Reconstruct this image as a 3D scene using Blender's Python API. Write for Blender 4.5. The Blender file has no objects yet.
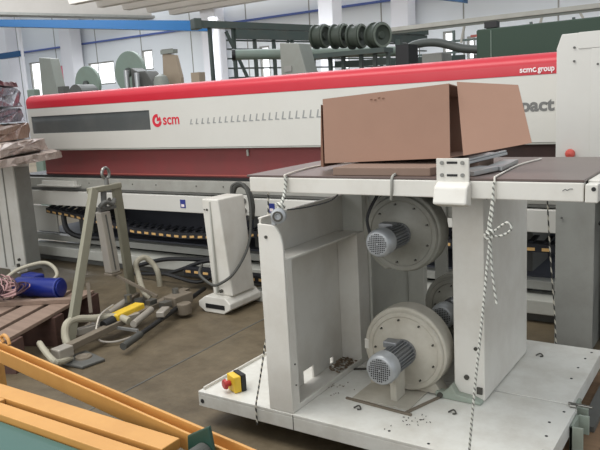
import bpy, bmesh, math, random
from mathutils import Vector, Matrix
random.seed(7)
sc = bpy.context.scene
COL = sc.collection
V = Vector

# ------------------------------------------------------------------ camera
cam = bpy.data.cameras.new('camera'); cam.lens = 40.885; cam.sensor_width = 36; cam.clip_end = 200
co = bpy.data.objects.new('camera', cam); COL.objects.link(co)
yaw, pit, rol = -0.5936849, -0.17894638, -0.0567159
f = V((math.sin(yaw)*math.cos(pit), math.cos(yaw)*math.cos(pit), math.sin(pit)))
rt = V((math.cos(yaw), -math.sin(yaw), 0)); up = rt.cross(f)
r2 = rt*math.cos(rol)+up*math.sin(rol); u2 = -rt*math.sin(rol)+up*math.cos(rol)
m = Matrix((r2, u2, -f)).transposed().to_4x4(); m.translation = V((0, 0, 1.25)); co.matrix_world = m
sc.camera = co

# ------------------------------------------------------------------ light
w = bpy.data.worlds.new('world'); sc.world = w; w.use_nodes = True
w.node_tree.nodes['Background'].inputs[0].default_value = (0.90, 0.95, 1.0, 1)
w.node_tree.nodes['Background'].inputs[1].default_value = 0.85
def area(name, loc, rot, sx, sy, power, col=(1, 1, 1)):
    l = bpy.data.lights.new(name, 'AREA'); l.shape = 'RECTANGLE'; l.size = sx; l.size_y = sy
    l.energy = power; l.color = col
    o = bpy.data.objects.new(name, l); COL.objects.link(o); o.location = loc; o.rotation_euler = rot
    return o
area('skylight_over_machines', (-3.2, 0.9, 5.6), (math.radians(-8), math.radians(-10), 0), 5.0, 3.0, 300, (1.0, 0.98, 0.94))
area('fill_light_behind_camera', (-2.5, -3.6, 2.6), (math.radians(78), 0, 0), 7.0, 2.2, 150, (1.0, 0.99, 0.96))  # unseen fill light, added to brighten the faces towards the camera
area('skylight_over_back_aisle', (-11.0, 9.6, 5.6), (math.radians(25), 0, 0), 14.0, 4.0, 1500, (0.93, 0.96, 1.0))
sc.view_settings.view_transform = 'Standard'
sc.view_settings.look = 'None'
sc.view_settings.exposure = -0.08
sc.view_settings.gamma = 1.0
sc.view_settings.use_curve_mapping = False

# ------------------------------------------------------------------ materials
def lin(c):
    return tuple(((x/255)/12.92 if x/255 <= 0.04045 else ((x/255+0.055)/1.055)**2.4) for x in c)
def mat(name, rgb, rough=0.5, metal=0.0, dirt=0.0, dcol=(110, 95, 78), dscale=6.0, emit=0.0, spec=0.5, bump=0.0, bscale=40, fine=0.0):
    M_ = bpy.data.materials.new(name); M_.use_nodes = True
    nt = M_.node_tree; b = nt.nodes['Principled BSDF']
    c = (*lin(rgb), 1)
    b.inputs['Base Color'].default_value = c
    b.inputs['Roughness'].default_value = rough; b.inputs['Metallic'].default_value = metal
    b.inputs['Specular IOR Level'].default_value = spec
    if emit:
        b.inputs['Emission Color'].default_value = c; b.inputs['Emission Strength'].default_value = emit
    tc = nt.nodes.new('ShaderNodeTexCoord')
    if dirt:
        n = nt.nodes.new('ShaderNodeTexNoise'); n.inputs['Scale'].default_value = dscale
        n.inputs['Detail'].default_value = 8; n.inputs['Roughness'].default_value = 0.65
        nt.links.new(tc.outputs['Object'], n.inputs['Vector'])
        r = nt.nodes.new('ShaderNodeValToRGB')
        r.color_ramp.elements[0].position = 0.42; r.color_ramp.elements[0].color = (0, 0, 0, 1)
        r.color_ramp.elements[1].position = 0.78; r.color_ramp.elements[1].color = (dirt, dirt, dirt, 1)
        nt.links.new(n.outputs['Fac'], r.inputs['Fac'])
        mx = nt.nodes.new('ShaderNodeMix'); mx.data_type = 'RGBA'
        mx.inputs[6].default_value = c; mx.inputs[7].default_value = (*lin(dcol), 1)
        nt.links.new(r.outputs['Color'], mx.inputs[0]); nt.links.new(mx.outputs[2], b.inputs['Base Color'])
    if bump:
        n = nt.nodes.new('ShaderNodeTexNoise'); n.inputs['Scale'].default_value = bscale; n.inputs['Detail'].default_value = 5
        nt.links.new(tc.outputs['Object'], n.inputs['Vector'])
        bp = nt.nodes.new('ShaderNodeBump'); bp.inputs['Strength'].default_value = bump; bp.inputs['Distance'].default_value = 0.02
        nt.links.new(n.outputs['Fac'], bp.inputs['Height']); nt.links.new(bp.outputs['Normal'], b.inputs['Normal'])
    return M_
def floor_mat():
    M_ = mat('worn_concrete', (108, 97, 78), 0.5, dirt=0.8, dcol=(66, 55, 40), dscale=1.7, bump=0.15, bscale=30)
    nt = M_.node_tree; b = nt.nodes['Principled BSDF']; tc = [n for n in nt.nodes if n.type == 'TEX_COORD'][0]
    prev = b.inputs['Base Color'].links[0].from_socket
    n = nt.nodes.new('ShaderNodeTexNoise'); n.inputs['Scale'].default_value = 9; n.inputs['Detail'].default_value = 10; n.inputs['Roughness'].default_value = 0.7
    nt.links.new(tc.outputs['Object'], n.inputs['Vector'])
    r = nt.nodes.new('ShaderNodeValToRGB'); r.color_ramp.elements[0].position = 0.3; r.color_ramp.elements[0].color = (0.68, 0.66, 0.62, 1)
    r.color_ramp.elements[1].position = 0.7; r.color_ramp.elements[1].color = (1.15, 1.13, 1.1, 1)
    nt.links.new(n.outputs['Fac'], r.inputs['Fac'])
    mx = nt.nodes.new('ShaderNodeMix'); mx.data_type = 'RGBA'; mx.blend_type = 'MULTIPLY'; mx.inputs[0].default_value = 1
    nt.links.new(prev, mx.inputs[6]); nt.links.new(r.outputs['Color'], mx.inputs[7]); nt.links.new(mx.outputs[2], b.inputs['Base Color'])
    r2_ = nt.nodes.new('ShaderNodeMapRange'); r2_.inputs[3].default_value = 0.32; r2_.inputs[4].default_value = 0.7
    nt.links.new(n.outputs['Fac'], r2_.inputs[0]); nt.links.new(r2_.outputs[0], b.inputs['Roughness'])
    return M_
def wood_mat(name, a, c2, sx=2, sy=30):
    M_ = mat(name, a, 0.8); nt = M_.node_tree; b = nt.nodes['Principled BSDF']
    tc = [n for n in nt.nodes if n.type == 'TEX_COORD'][0]
    mp = nt.nodes.new('ShaderNodeMapping'); mp.inputs['Scale'].default_value = (sx, sy, sy)
    n = nt.nodes.new('ShaderNodeTexNoise'); n.inputs['Scale'].default_value = 1.5; n.inputs['Detail'].default_value = 8
    nt.links.new(tc.outputs['Object'], mp.inputs[0]); nt.links.new(mp.outputs[0], n.inputs['Vector'])
    mx = nt.nodes.new('ShaderNodeMix'); mx.data_type = 'RGBA'
    mx.inputs[6].default_value = (*lin(a), 1); mx.inputs[7].default_value = (*lin(c2), 1)
    nt.links.new(n.outputs['Fac'], mx.inputs[0]); nt.links.new(mx.outputs[2], b.inputs['Base Color'])
    return M_
def stripe_mat(name, a, c2, axis, scale, thr=0.5):
    M_ = mat(name, a, 0.6); nt = M_.node_tree; b = nt.nodes['Principled BSDF']
    tc = [n for n in nt.nodes if n.type == 'TEX_COORD'][0]
    wv = nt.nodes.new('ShaderNodeTexWave'); wv.bands_direction = axis; wv.inputs['Scale'].default_value = scale; wv.inputs['Distortion'].default_value = 0.4
    nt.links.new(tc.outputs['Object'], wv.inputs['Vector'])
    r = nt.nodes.new('ShaderNodeValToRGB'); r.color_ramp.interpolation = 'CONSTANT'
    r.color_ramp.elements[0].color = (*lin(a), 1); r.color_ramp.elements[1].color = (*lin(c2), 1); r.color_ramp.elements[1].position = thr
    nt.links.new(wv.outputs['Fac'], r.inputs['Fac']); nt.links.new(r.outputs['Color'], b.inputs['Base Color'])
    return M_
M = dict(
    floor=floor_mat(),
    white=mat('dusty_white_paint', (214, 211, 203), 0.45, dirt=0.35, dcol=(160, 148, 130), dscale=5),
    deck=mat('scuffed_white_steel_deck', (218, 217, 210), 0.4, dirt=0.5, dcol=(165, 156, 140), dscale=7, bump=0.05),
    chev=mat('pale_grey_print', (146, 148, 146), 0.5),
    rail=mat('dusty_grey_rail', (158, 157, 150), 0.5, dirt=0.4, dcol=(112, 106, 96), dscale=7),
    saww=mat('off_white_enamel', (205, 203, 196), 0.4, dirt=0.12, dcol=(170, 165, 155), dscale=3),
    sawg=mat('grey_white_enamel', (180, 180, 172), 0.5, dirt=0.3, dcol=(125, 118, 108), dscale=6),
    colw=mat('column_enamel', (206, 204, 198), 0.45, dirt=0.15, dcol=(175, 170, 160), dscale=4),
    grey=mat('grey_paint', (148, 148, 142), 0.5, dirt=0.3, dcol=(100, 95, 85), dscale=8),
    greyd=mat('dark_grey_paint', (92, 92, 88), 0.55, dirt=0.3, dcol=(60, 55, 48), dscale=8),
    red=mat('red_enamel', (192, 34, 50), 0.35, dirt=0.12, dcol=(205, 80, 92), dscale=4),
    redp=mat('dusty_red_panel', (132, 60, 60), 0.55, dirt=0.5, dcol=(112, 66, 62), dscale=7),
    redlogo=mat('red_print', (205, 40, 60), 0.5),
    greyprint=mat('grey_print', (110, 110, 108), 0.5), whiteprint=mat('white_print', (238, 225, 225), 0.5),
    glass=mat('smoked_window', (84, 88, 88), 0.12, dirt=0.4, dcol=(120, 120, 116), dscale=2),
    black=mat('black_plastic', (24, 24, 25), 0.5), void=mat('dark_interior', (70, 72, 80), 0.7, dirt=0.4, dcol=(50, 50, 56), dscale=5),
    chain=mat('black_chain', (32, 33, 38), 0.5), chainy=mat('yellow_chain_link', (208, 168, 108), 0.5),
    carton=mat('cardboard', (160, 126, 108), 0.85, dirt=0.25, dcol=(138, 106, 90), dscale=4, bump=0.06, bscale=12),
    cartd=mat('cardboard_inside', (120, 86, 68), 0.9), cartl=mat('pale_cardboard', (132, 110, 97), 0.85, dirt=0.3, dscale=6),
    tabtop=mat('brown_phenolic_top', (98, 84, 79), 0.32, dirt=0.4, dcol=(76, 62, 58), dscale=8),
    alu=mat('aluminium', (178, 180, 180), 0.35, 0.7, dirt=0.2), steel=mat('bare_steel', (140, 140, 136), 0.35, 0.85, dirt=0.3),
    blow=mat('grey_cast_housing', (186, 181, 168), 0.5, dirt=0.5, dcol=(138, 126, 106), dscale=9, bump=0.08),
    blow2=mat('grey_cast_housing_shaded', (126, 125, 116), 0.5, dirt=0.6, dcol=(90, 84, 72), dscale=9),  # darker copy of the cast housing, with shade put into its colour
    motor=mat('motor_grey', (132, 134, 136), 0.4, 0.3, dirt=0.5, dcol=(80, 72, 60), dscale=14),
    cover=mat('fan_cover_grey', (165, 168, 170), 0.35, 0.3, dirt=0.25, dcol=(120, 115, 105), dscale=20),
    hole=mat('grille_hole', (38, 38, 38), 0.8), bolt=mat('dark_bolt', (80, 78, 72), 0.5, 0.4),
    foot=mat('pale_green_grey_foot', (150, 160, 148), 0.5, dirt=0.4, dscale=10),
    rope=stripe_mat('speckled_rope', (205, 205, 196), (112, 112, 106), 'DIAGONAL', 34, 0.66),
    ropew=mat('white_rope', (220, 215, 205), 0.8), cord=stripe_mat('checked_cord', (60, 60, 58), (205, 200, 185), 'DIAGONAL', 22, 0.6),
    yel=mat('yellow_plastic', (228, 190, 55), 0.5, dirt=0.3, dcol=(150, 120, 50), dscale=12),
    redb=mat('red_button', (176, 48, 44), 0.4), redd=mat('faded_red_button', (196, 82, 72), 0.4),
    aframe=mat('lifter_olive_grey', (130, 127, 110), 0.5, dirt=0.35, dcol=(110, 102, 84), dscale=9),
    cyl=mat('lifter_cylinder_alu', (168, 162, 152), 0.4, 0.3, dirt=0.2),
    hose=mat('ribbed_hose', (164, 158, 140), 0.6, dirt=0.3, dcol=(120, 112, 92), dscale=10),
    frame=mat('lifter_frame_brown_grey', (118, 108, 94), 0.6, dirt=0.4, dcol=(84, 74, 60), dscale=10),
    blue=mat('blue_plastic', (13, 32, 112), 0.35), bluec=mat('crane_blue', (2, 72, 116), 0.45, dirt=0.1, dcol=(10, 80, 160)),
    bluel=mat('blue_label', (44, 56, 130), 0.5), blueline=mat('blue_conduit', (84, 104, 168), 0.5),
    pink=stripe_mat('pink_brown_wire', (168, 132, 130), (70, 44, 50), 'DIAGONAL', 3, .5),
    dwire=mat('dark_wire', (70, 44, 50), 0.6),
    wood=wood_mat('weathered_plank', (150, 128, 112), (110, 90, 78)), woodd=wood_mat('dark_plank', (98, 70, 60), (66, 46, 40)),
    woodo=wood_mat('skid_wood', (150, 120, 90), (105, 82, 62)),
    orange=mat('orange_yellow_steel', (198, 146, 78), 0.5, dirt=0.45, dcol=(168, 114, 50), dscale=6),
    teal=mat('teal_green_steel', (56, 92, 84), 0.45, dirt=0.25, dcol=(46, 78, 72), dscale=6),
    dgreen=mat('dark_green_steel', (34, 66, 56), 0.45), rubber=mat('grey_rubber', (70, 70, 66), 0.6),
    gmach=mat('dark_green_enamel', (40, 64, 48), 0.55, dirt=0.15, dcol=(34, 52, 40)),
    rack=mat('rack_green_grey', (66, 78, 74), 0.5, dirt=0.2), tubeg=mat('tube_green_grey', (122, 136, 126), 0.5, dirt=0.25),
    reel=mat('reel_olive', (62, 70, 60), 0.55, dirt=0.3, dcol=(60, 66, 58)), reelf=mat('reel_face', (116, 124, 112), 0.5, dirt=0.5, dcol=(70, 76, 66), dscale=12),
    sage=mat('sage_grey_enamel', (132, 148, 136), 0.5, dirt=0.2), greyg=mat('grey_green_panel', (142, 146, 138), 0.5, dirt=0.2),
    redshade=mat('red_panel_in_shade', (66, 48, 44), 0.7, dirt=0.4, dcol=(90, 62, 56), dscale=8),  # red panel darkened to brown, its shade put into the colour
    tan=mat('tan_board', (166, 150, 130), 0.7, dirt=0.2), duct=mat('dark_duct', (74, 78, 74), 0.5),
    wall=mat('precast_wall_panel', (226, 230, 233), 0.8, dirt=0.1, dcol=(190, 192, 205), dscale=0.7),
    pillar=mat('precast_pillar', (226, 226, 230), 0.8, dirt=0.1, dcol=(200, 200, 205), dscale=1),
    conc=mat('beige_concrete_beam', (190, 184, 176), 0.8, dirt=0.3, dcol=(150, 144, 136), dscale=0.8),
    roof=mat('roof_slab', (196, 194, 192), 0.85, dirt=0.2, dcol=(160, 158, 156), dscale=0.5),
    day=mat('daylit_pane', (250, 252, 255), 0.5, emit=1.6), sky=mat('daylit_skylight', (250, 252, 255), 0.5, emit=1.6),
    daypink=mat('red_banner', (224, 120, 140), 0.7),
    beige=mat('beige_runway_beam', (190, 186, 176), 0.6, dirt=0.2), redl=mat('faded_red_stripe', (170, 90, 80), 0.6),
    wrap=mat('crumpled_clear_wrap', (132, 130, 140), 0.2, dirt=0.95, dcol=(64, 58, 62), dscale=11, bump=1.0, bscale=22),
    wrapb=mat('wrapped_brown_board', (150, 122, 104), 0.4, dirt=0.6, dcol=(108, 86, 74), dscale=9, bump=0.6, bscale=18),
    wrapw=mat('crumpled_pale_wrap', (186, 172, 162), 0.35, dirt=0.7, dcol=(132, 110, 98), dscale=12, bump=0.8, bscale=18),
    wrapd=mat('wrapped_dark_red_board', (112, 70, 72), 0.4, dirt=0.5, dcol=(70, 60, 66), dscale=12, bump=0.5, bscale=20),
    dirtm=mat('dust_and_chips', (116, 100, 82), 0.95),
)

# ------------------------------------------------------------------ helpers
EACH = {'valve_stack': 'valve', 'marks': 'mark', 'bolts': 'bolt', 'screws': 'screw', 'rail_bolts': 'rail_bolt', 'bolt_holes': 'bolt_hole', 'printed_chevrons': 'printed_chevron', 'chain_links': 'chain_link', 'bracket_screws': 'bracket_screw', 'bracket_slots': 'bracket_slot', 'end_screws': 'end_screw', 'front_ribs': 'front_rib', 'coupling_brackets': 'coupling_bracket'}
class MB:
    def __init__(s): s.bm = bmesh.new()
    def box(s, x0, x1, y0, y1, z0, z1):
        vs = [s.bm.verts.new(p) for p in ((x0,y0,z0),(x1,y0,z0),(x1,y1,z0),(x0,y1,z0),(x0,y0,z1),(x1,y0,z1),(x1,y1,z1),(x0,y1,z1))]
        for q in ((3,2,1,0),(4,5,6,7),(0,1,5,4),(1,2,6,5),(2,3,7,6),(3,0,4,7)): s.bm.faces.new([vs[i] for i in q])
        return s
    def hexa(s, P):   # 8 corners: bottom 4 then top 4
        vs = [s.bm.verts.new(p) for p in P]
        for q in ((3,2,1,0),(4,5,6,7),(0,1,5,4),(1,2,6,5),(2,3,7,6),(3,0,4,7)): s.bm.faces.new([vs[i] for i in q])
        return s
    def prism(s, poly, axis, a, b):
        def mk(p, t):
            return {'x': (t, p[0], p[1]), 'y': (p[0], t, p[1]), 'z': (p[0], p[1], t)}[axis]
        A = [s.bm.verts.new(mk(p, a)) for p in poly]; B = [s.bm.verts.new(mk(p, b)) for p in poly]
        n = len(poly)
        s.bm.faces.new(A[::-1]); s.bm.faces.new(B)
        for i in range(n): s.bm.faces.new((A[i], A[(i+1) % n], B[(i+1) % n], B[i]))
        return s
    def bar(s, p, q, w_, h, upv=(0, 0, 1)):
        p, q = V(p), V(q); d = (q-p).normalized(); u = V(upv)
        if abs(d.dot(u)) > 0.98: u = V((0, 1, 0))
        a = d.cross(u).normalized()*w_/2; b = a.cross(d).normalized()*h/2
        return s.hexa([p-a-b, q-a-b, q+a-b, p+a-b, p-a+b, q-a+b, q+a+b, p+a+b])
    def ring(s, c, d, r, n, ref=None):
        d = V(d).normalized(); u = V((0, 0, 1)) if abs(d.z) < 0.9 else V((0, 1, 0))
        a = d.cross(u).normalized(); b = d.cross(a)
        if r <= 0: return [s.bm.verts.new(c)]
        return [s.bm.verts.new(V(c)+a*math.cos(2*math.pi*i/n)*r+b*math.sin(2*math.pi*i/n)*r) for i in range(n)]
    def cone(s, p, q, r0, r1, n=20, cap=True):
        p, q = V(p), V(q); A = s.ring(p, q-p, r0, n); B = s.ring(q, q-p, r1, n)
        for i in range(n): s.bm.faces.new((A[i], A[(i+1) % n], B[(i+1) % n], B[i]))
        if cap: s.bm.faces.new(A[::-1]); s.bm.faces.new(B)
        return s
    def cyl(s, p, q, r, n=20): return s.cone(p, q, r, r, n)
    def lathe(s, c, d, prof, n=36):   # prof: (distance along d, radius)
        c, d = V(c), V(d).normalized(); prev = None
        for (t, r) in prof:
            R = s.ring(c+d*t, d, max(r, 1e-5), n)
            if prev:
                for i in range(n): s.bm.faces.new((prev[i], prev[(i+1) % n], R[(i+1) % n], R[i]))
            prev = R
        return s
    def tube(s, pts, r, n=8, smooth=6, close=False):
        P = [V(p) for p in pts]
        if smooth and len(P) > 2:
            out = []
            for i in range(len(P)-1):
                p0 = P[max(i-1, 0)]; p1 = P[i]; p2 = P[i+1]; p3 = P[min(i+2, len(P)-1)]
                for k in range(smooth):
                    t = k/smooth
                    out.append(0.5*((2*p1)+(p2-p0)*t+(2*p0-5*p1+4*p2-p3)*t*t+(3*p1-p0-3*p2+p3)*t**3))
            out.append(P[-1]); P = out
        prev = None; a = None
        for i, p in enumerate(P):
            d = (P[min(i+1, len(P)-1)]-P[max(i-1, 0)])
            if d.length < 1e-7: continue
            d.normalize()
            if a is None:
                u = V((0, 0, 1)) if abs(d.z) < 0.9 else V((1, 0, 0)); a = d.cross(u).normalized()
            else:
                a = (a-d*a.dot(d)); a.normalize()
            b = d.cross(a)
            R = [s.bm.verts.new(p+a*math.cos(2*math.pi*k/n)*r+b*math.sin(2*math.pi*k/n)*r) for k in range(n)]
            if prev:
                for k in range(n): s.bm.faces.new((prev[k], prev[(k+1) % n], R[(k+1) % n], R[k]))
            else: s.bm.faces.new(R[::-1])
            prev = R
        s.bm.faces.new(prev)
        return s
    def build(s, name, mt, parent=None, bev=0.0, smooth=False, seg=2):
        bmesh.ops.recalc_face_normals(s.bm, faces=s.bm.faces)
        if name in EACH:      # every loose piece becomes an object of its own
            todo = set(s.bm.faces); last = None
            while todo:
                f0 = todo.pop(); isl = [f0]; st = [f0]
                while st:
                    for e in st.pop().edges:
                        for g_ in e.link_faces:
                            if g_ in todo: todo.discard(g_); st.append(g_); isl.append(g_)
                q = MB(); vm = {}
                for g_ in isl: q.bm.faces.new([vm.setdefault(v, None) or vm.__setitem__(v, q.bm.verts.new(v.co)) or vm[v] for v in g_.verts])
                last = q.build(EACH[name], mt, parent, bev, smooth, seg)
            s.bm.free(); return last
        me = bpy.data.meshes.new(name); s.bm.to_mesh(me); s.bm.free()
        o = bpy.data.objects.new(name, me); COL.objects.link(o)
        me.materials.append(M[mt])
        if smooth:
            for p in me.polygons: p.use_smooth = True
            md = o.modifiers.new('edge', 'EDGE_SPLIT'); md.split_angle = math.radians(40)
        if bev:
            md = o.modifiers.new('bevel', 'BEVEL'); md.width = bev; md.segments = seg; md.limit_method = 'ANGLE'
        if parent:
            o.parent = parent; o.matrix_parent_inverse = Matrix.Translation(-parent.location)
        return o
def tag(o, label=None, cat=None, group=None, kind=None):
    if label: o['label'] = label
    if cat: o['category'] = cat
    if group: o['group'] = group
    if kind: o['kind'] = kind
    return o
def thing(name, loc, label, cat, group=None):
    o = bpy.data.objects.new(name, None); COL.objects.link(o); o.location = loc; o.empty_display_size = 0.1
    return tag(o, label, cat, group)
def struct(o, label=None, cat=None): return tag(o, label, cat, None, 'structure')
def text(name, body, loc, size, mt, parent, align='LEFT', sx=1.0, depth=0.0008, shear=0, bold=0.0):
    c = bpy.data.curves.new(name, 'FONT'); c.body = body; c.size = size; c.extrude = depth; c.align_x = align; c.shear = shear; c.offset = bold
    t = bpy.data.objects.new('tmp_text', c); COL.objects.link(t)
    bpy.context.view_layer.update()
    me = bpy.data.meshes.new_from_object(t.evaluated_get(bpy.context.evaluated_depsgraph_get()))
    bpy.data.objects.remove(t)
    me.materials.clear(); me.materials.append(M[mt])
    me.transform(Matrix.Translation(V(loc)) @ Matrix.Rotation(math.pi/2, 4, 'X') @ Matrix.Diagonal((sx, 1, 1, 1)))
    o = bpy.data.objects.new(name, me); COL.objects.link(o)
    o.parent = parent; o.matrix_parent_inverse = Matrix.Translation(-parent.location)
    return o
def copy_tree(o, off, parent=None):
    c = o.copy(); COL.objects.link(c)
    if parent: c.parent = parent; c.matrix_parent_inverse = o.matrix_parent_inverse
    else: c.location = o.location+V(off)
    for ch in o.children: copy_tree(ch, off, c)
    return c

# ================================================================== SETTING
struct(MB().box(-34, 6, -3, 20, -0.2, 0).build('floor', 'floor'), 'worn brown-grey concrete workshop floor')
t_ = MB()
t_.bar((-2.27, 0.5, 0.001), (-2.36, 2.86, 0.001), 0.008, 0.002); t_.bar((-2.36, 2.86, 0.001), (-2.37, 3.5, 0.001), 0.008, 0.002)
struct(t_.build('trim_1', 'greyd'), 'thin dark expansion joint in the floor')
YW = 18.0
# back wall in panels with real window openings
wins = [(-25.18, -24.33, 2.00, 3.44), (-23.27, -22.55, 2.53, 3.18), (-21.55, -20.10, 2.30, 3.14), (-18.61, -18.06, 2.67, 3.37), (-17.63, -17.06, 3.15, 3.32), (-15.12, -14.78, 2.04, 3.20), (-13.33, -12.94, 2.02, 3.04), (-12.51, -12.21, 2.03, 3.00), (-10.34, -10.07, 2.09, 3.01), (-8.20, -7.84, 2.15, 2.61), (-7.17, -6.83, 2.10, 2.88), (-6.50, -6.28, 2.08, 2.69)]
mb = MB(); xs = sorted(set([-34, 6]+[v for w_ in wins for v in w_[:2]]))
for a, b in zip(xs[:-1], xs[1:]):
    op = [w_ for w_ in wins if w_[0] <= a+1e-6 and w_[1] >= b-1e-6]
    if op: mb.box(a, b, YW, YW+0.25, 0, op[0][2]); mb.box(a, b, YW, YW+0.25, op[0][3], 6.5)
    else: mb.box(a, b, YW, YW+0.25, 0, 6.5)
struct(mb.build('wall_back', 'wall'))
jb = MB()
for k in range(16): jb.box(-33+k*2.4, -32.96+k*2.4, YW-0.006, YW+0.01, 0, 6.5)
struct(jb.build('trim_2', 'grey'), 'vertical joints between the precast wall panels')
for i, (a, b, c, d) in enumerate(wins):
    wn = struct(thing('window_%d' % (i+1), (a, YW, c), 'bright daylit window in the pale back wall', 'window'))
    del wn['category']; del wn['label']
    MB().box(a, b, YW+0.12, YW+0.14, c, d).build('pane', 'day', wn)
    fb = MB()
    fb.box(a, a+0.05, YW+0.02, YW+0.1, c, d).box(b-0.05, b, YW+0.02, YW+0.1, c, d).box(a+0.05, b-0.05, YW+0.02, YW+0.1, c, c+0.05).box(a+0.05, b-0.05, YW+0.02, YW+0.1, d-0.05, d)
    fb.build('frame', 'grey', wn)
struct(MB().box(-34, 6, YW-0.1, YW-0.001, 3.85, 3.91).build('trim_3', 'blueline'), 'long thin blue conduit along the back wall')
struct(MB().box(-34.3, -34, -3, 20, 0, 6.5).build('wall_left', 'wall'))
for i, (x0, x1, y0) in enumerate([(-22.2, -21.55, 17.3), (-15.1, -14.5, 17.3), (-9.47, -9.05, 15.4), (-8.35, -7.85, 17.3), (-25.6, -25.1, 17.0)]):
    struct(MB().box(x0, x1, y0, y0+0.5, 0, 6.2).build('trim_%d' % (i+4), 'pillar', bev=0.02), 'white precast pillar standing by the back wall')
# roof: beige edge beams, slab, skylight strips
struct(MB().box(-16.4, 6, 13.0, 17.99, 4.62, 4.8).build('ceiling', 'roof'))
ebm = MB(); ebm.hexa([(-20.15, 12.6, 4.5), (-17.15, 19.9, 4.5), (-17.6, 20.1, 4.5), (-20.6, 12.8, 4.5), (-20.15, 12.6, 6.2), (-17.15, 19.9, 6.2), (-17.6, 20.1, 6.2), (-20.6, 12.8, 6.2)])
struct(ebm.build('trim_9', 'conc'), 'beige concrete edge beam under the roof')
ebm = MB(); ebm.hexa([(-20.0, 12.6, 4.42), (-17.0, 19.9, 4.42), (-17.5, 20.1, 4.42), (-20.5, 12.8, 4.42), (-20.0, 12.6, 4.498), (-17.0, 19.9, 4.498), (-17.5, 20.1, 4.498), (-20.5, 12.8, 4.498)])
struct(ebm.build('trim_15', 'grey'), 'dark strip under the edge beam')
for i in range(5):
    y = 13.1+i*1.0
    struct(MB().prism([(y, 4.61), (y+0.08, 4.3), (y+0.32, 4.3), (y+0.4, 4.61)], 'x', -16.3, 2).build('trim_%d' % (10+i), 'conc'), 'beige concrete roof beam')
    struct(MB().box(-16.3, 2, y+0.45, y+0.95, 4.585, 4.61).build('window_%d' % (20+i), 'sky'))

# ================================================================== PLATFORM
ZP = 0.139
pf = thing('machine_base', (-1.1, 2.4, 0.07), 'low white steel base platform carrying the table legs and blowers', 'platform')
X0, X1, Y0, YS, Y1 = -1.80, -0.475, 1.874, 2.388, 2.975
d1 = MB(); d1.box(X0, X1, Y0, YS-0.005, ZP-0.012, ZP); d1.box(X0, X1, Y0, Y0+0.004, 0.077, ZP-0.012); d1.box(X0, X0+0.004, Y0+0.004, YS-0.002, 0.077, ZP-0.012); d1.box(X1-0.004, X1, Y0+0.004, YS-0.002, 0.077, ZP-0.012)
tag(d1.build('front_deck', 'deck', pf, bev=0.003))
d2 = MB(); d2.box(X0, X1-0.02, YS+0.004, Y1, ZP-0.012, ZP); d2.box(X0, X0+0.004, YS+0.004, Y1, 0.077, ZP-0.012); d2.box(X1-0.024, X1-0.02, YS+0.004, Y1, 0.077, ZP-0.012)
d2.build('rear_deck', 'deck', pf, bev=0.003)
MB().box(X0+0.012, X0+0.018, Y0+0.02, Y1-0.05, ZP, ZP+0.012).build('edge_lip', 'white', pf)
MB().box(-1.345, -1.342, Y0-0.001, Y0+0.001, 0.078, ZP-0.002).build('seam', 'greyd', pf)
hb = MB()
for x, y in [(-.50, 2.02), (-.515, 2.12), (-.53, 2.22), (-.505, 2.32), (-.545, 2.62), (-.545, 2.74), (-.54, 2.85), (-.53, 2.93), (-.66, 1.92), (-.83, 1.9), (-.98, 1.92)]:
    hb.cyl((x, y, ZP-0.001), (x, y, ZP+0.0012), 0.005, 12)
hb.build('bolt_holes', 'hole', pf)
hb = MB(); hb.cyl((X0+0.02, Y0-0.0015, 0.10), (X0+0.02, Y0+0.001, 0.10), 0.009, 16); hb.build('drain_hole', 'hole', pf)
lt = MB(); lt.box(X1+0.001, X1+0.012, 2.26, 2.37, 0.03, ZP-0.02); lt.box(X1+0.001, X1+0.045, 2.26, 2.27, 0.03, ZP-0.02); lt.box(X1+0.001, X1+0.045, 2.36, 2.37, 0.05, ZP-0.02)
lt.build('coupling_bracket', 'foot', pf, bev=0.002)
lt = MB(); lt.cyl((X1-0.03, 2.385, ZP+0.006), (X1+0.05, 2.385, ZP+0.006), 0.005, 10); lt.cyl((X1-0.02, 2.37, ZP+0.006), (X1+0.0, 2.37, ZP+0.006), 0.009, 10); lt.build('coupling_bolt', 'steel', pf)
lt = MB(); lt.box(X1-0.02, X1-0.008, 2.42, 2.50, 0.05, ZP-0.02); lt.box(X1-0.02, X1+0.03, 2.42, 2.43, 0.05, ZP-0.02); lt.build('coupling_bracket', 'foot', pf, bev=0.002)
MB().box(X1+0.0, X1+0.05, 2.43, 2.9, 0.03, 0.05).build('side_channel', 'greyd', pf)
for i, (x, lab) in enumerate([(-0.49, 'rough wooden skid beam under the right end of the white platform'), (-1.15, 'rough wooden skid beam under the middle of the white platform'), (-1.72, 'rough wooden skid beam under the left end of the white platform')]):
    y0_ = 2.1 if i else 1.98
    tag(MB().box(x-0.05, x+0.05+(0.05 if i == 0 else 0), y0_, 3.0, 0.0, 0.0765 if i else 0.029).build('skid_beam', 'woodo'), lab, 'beam', 'skid beams under the platform')
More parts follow.
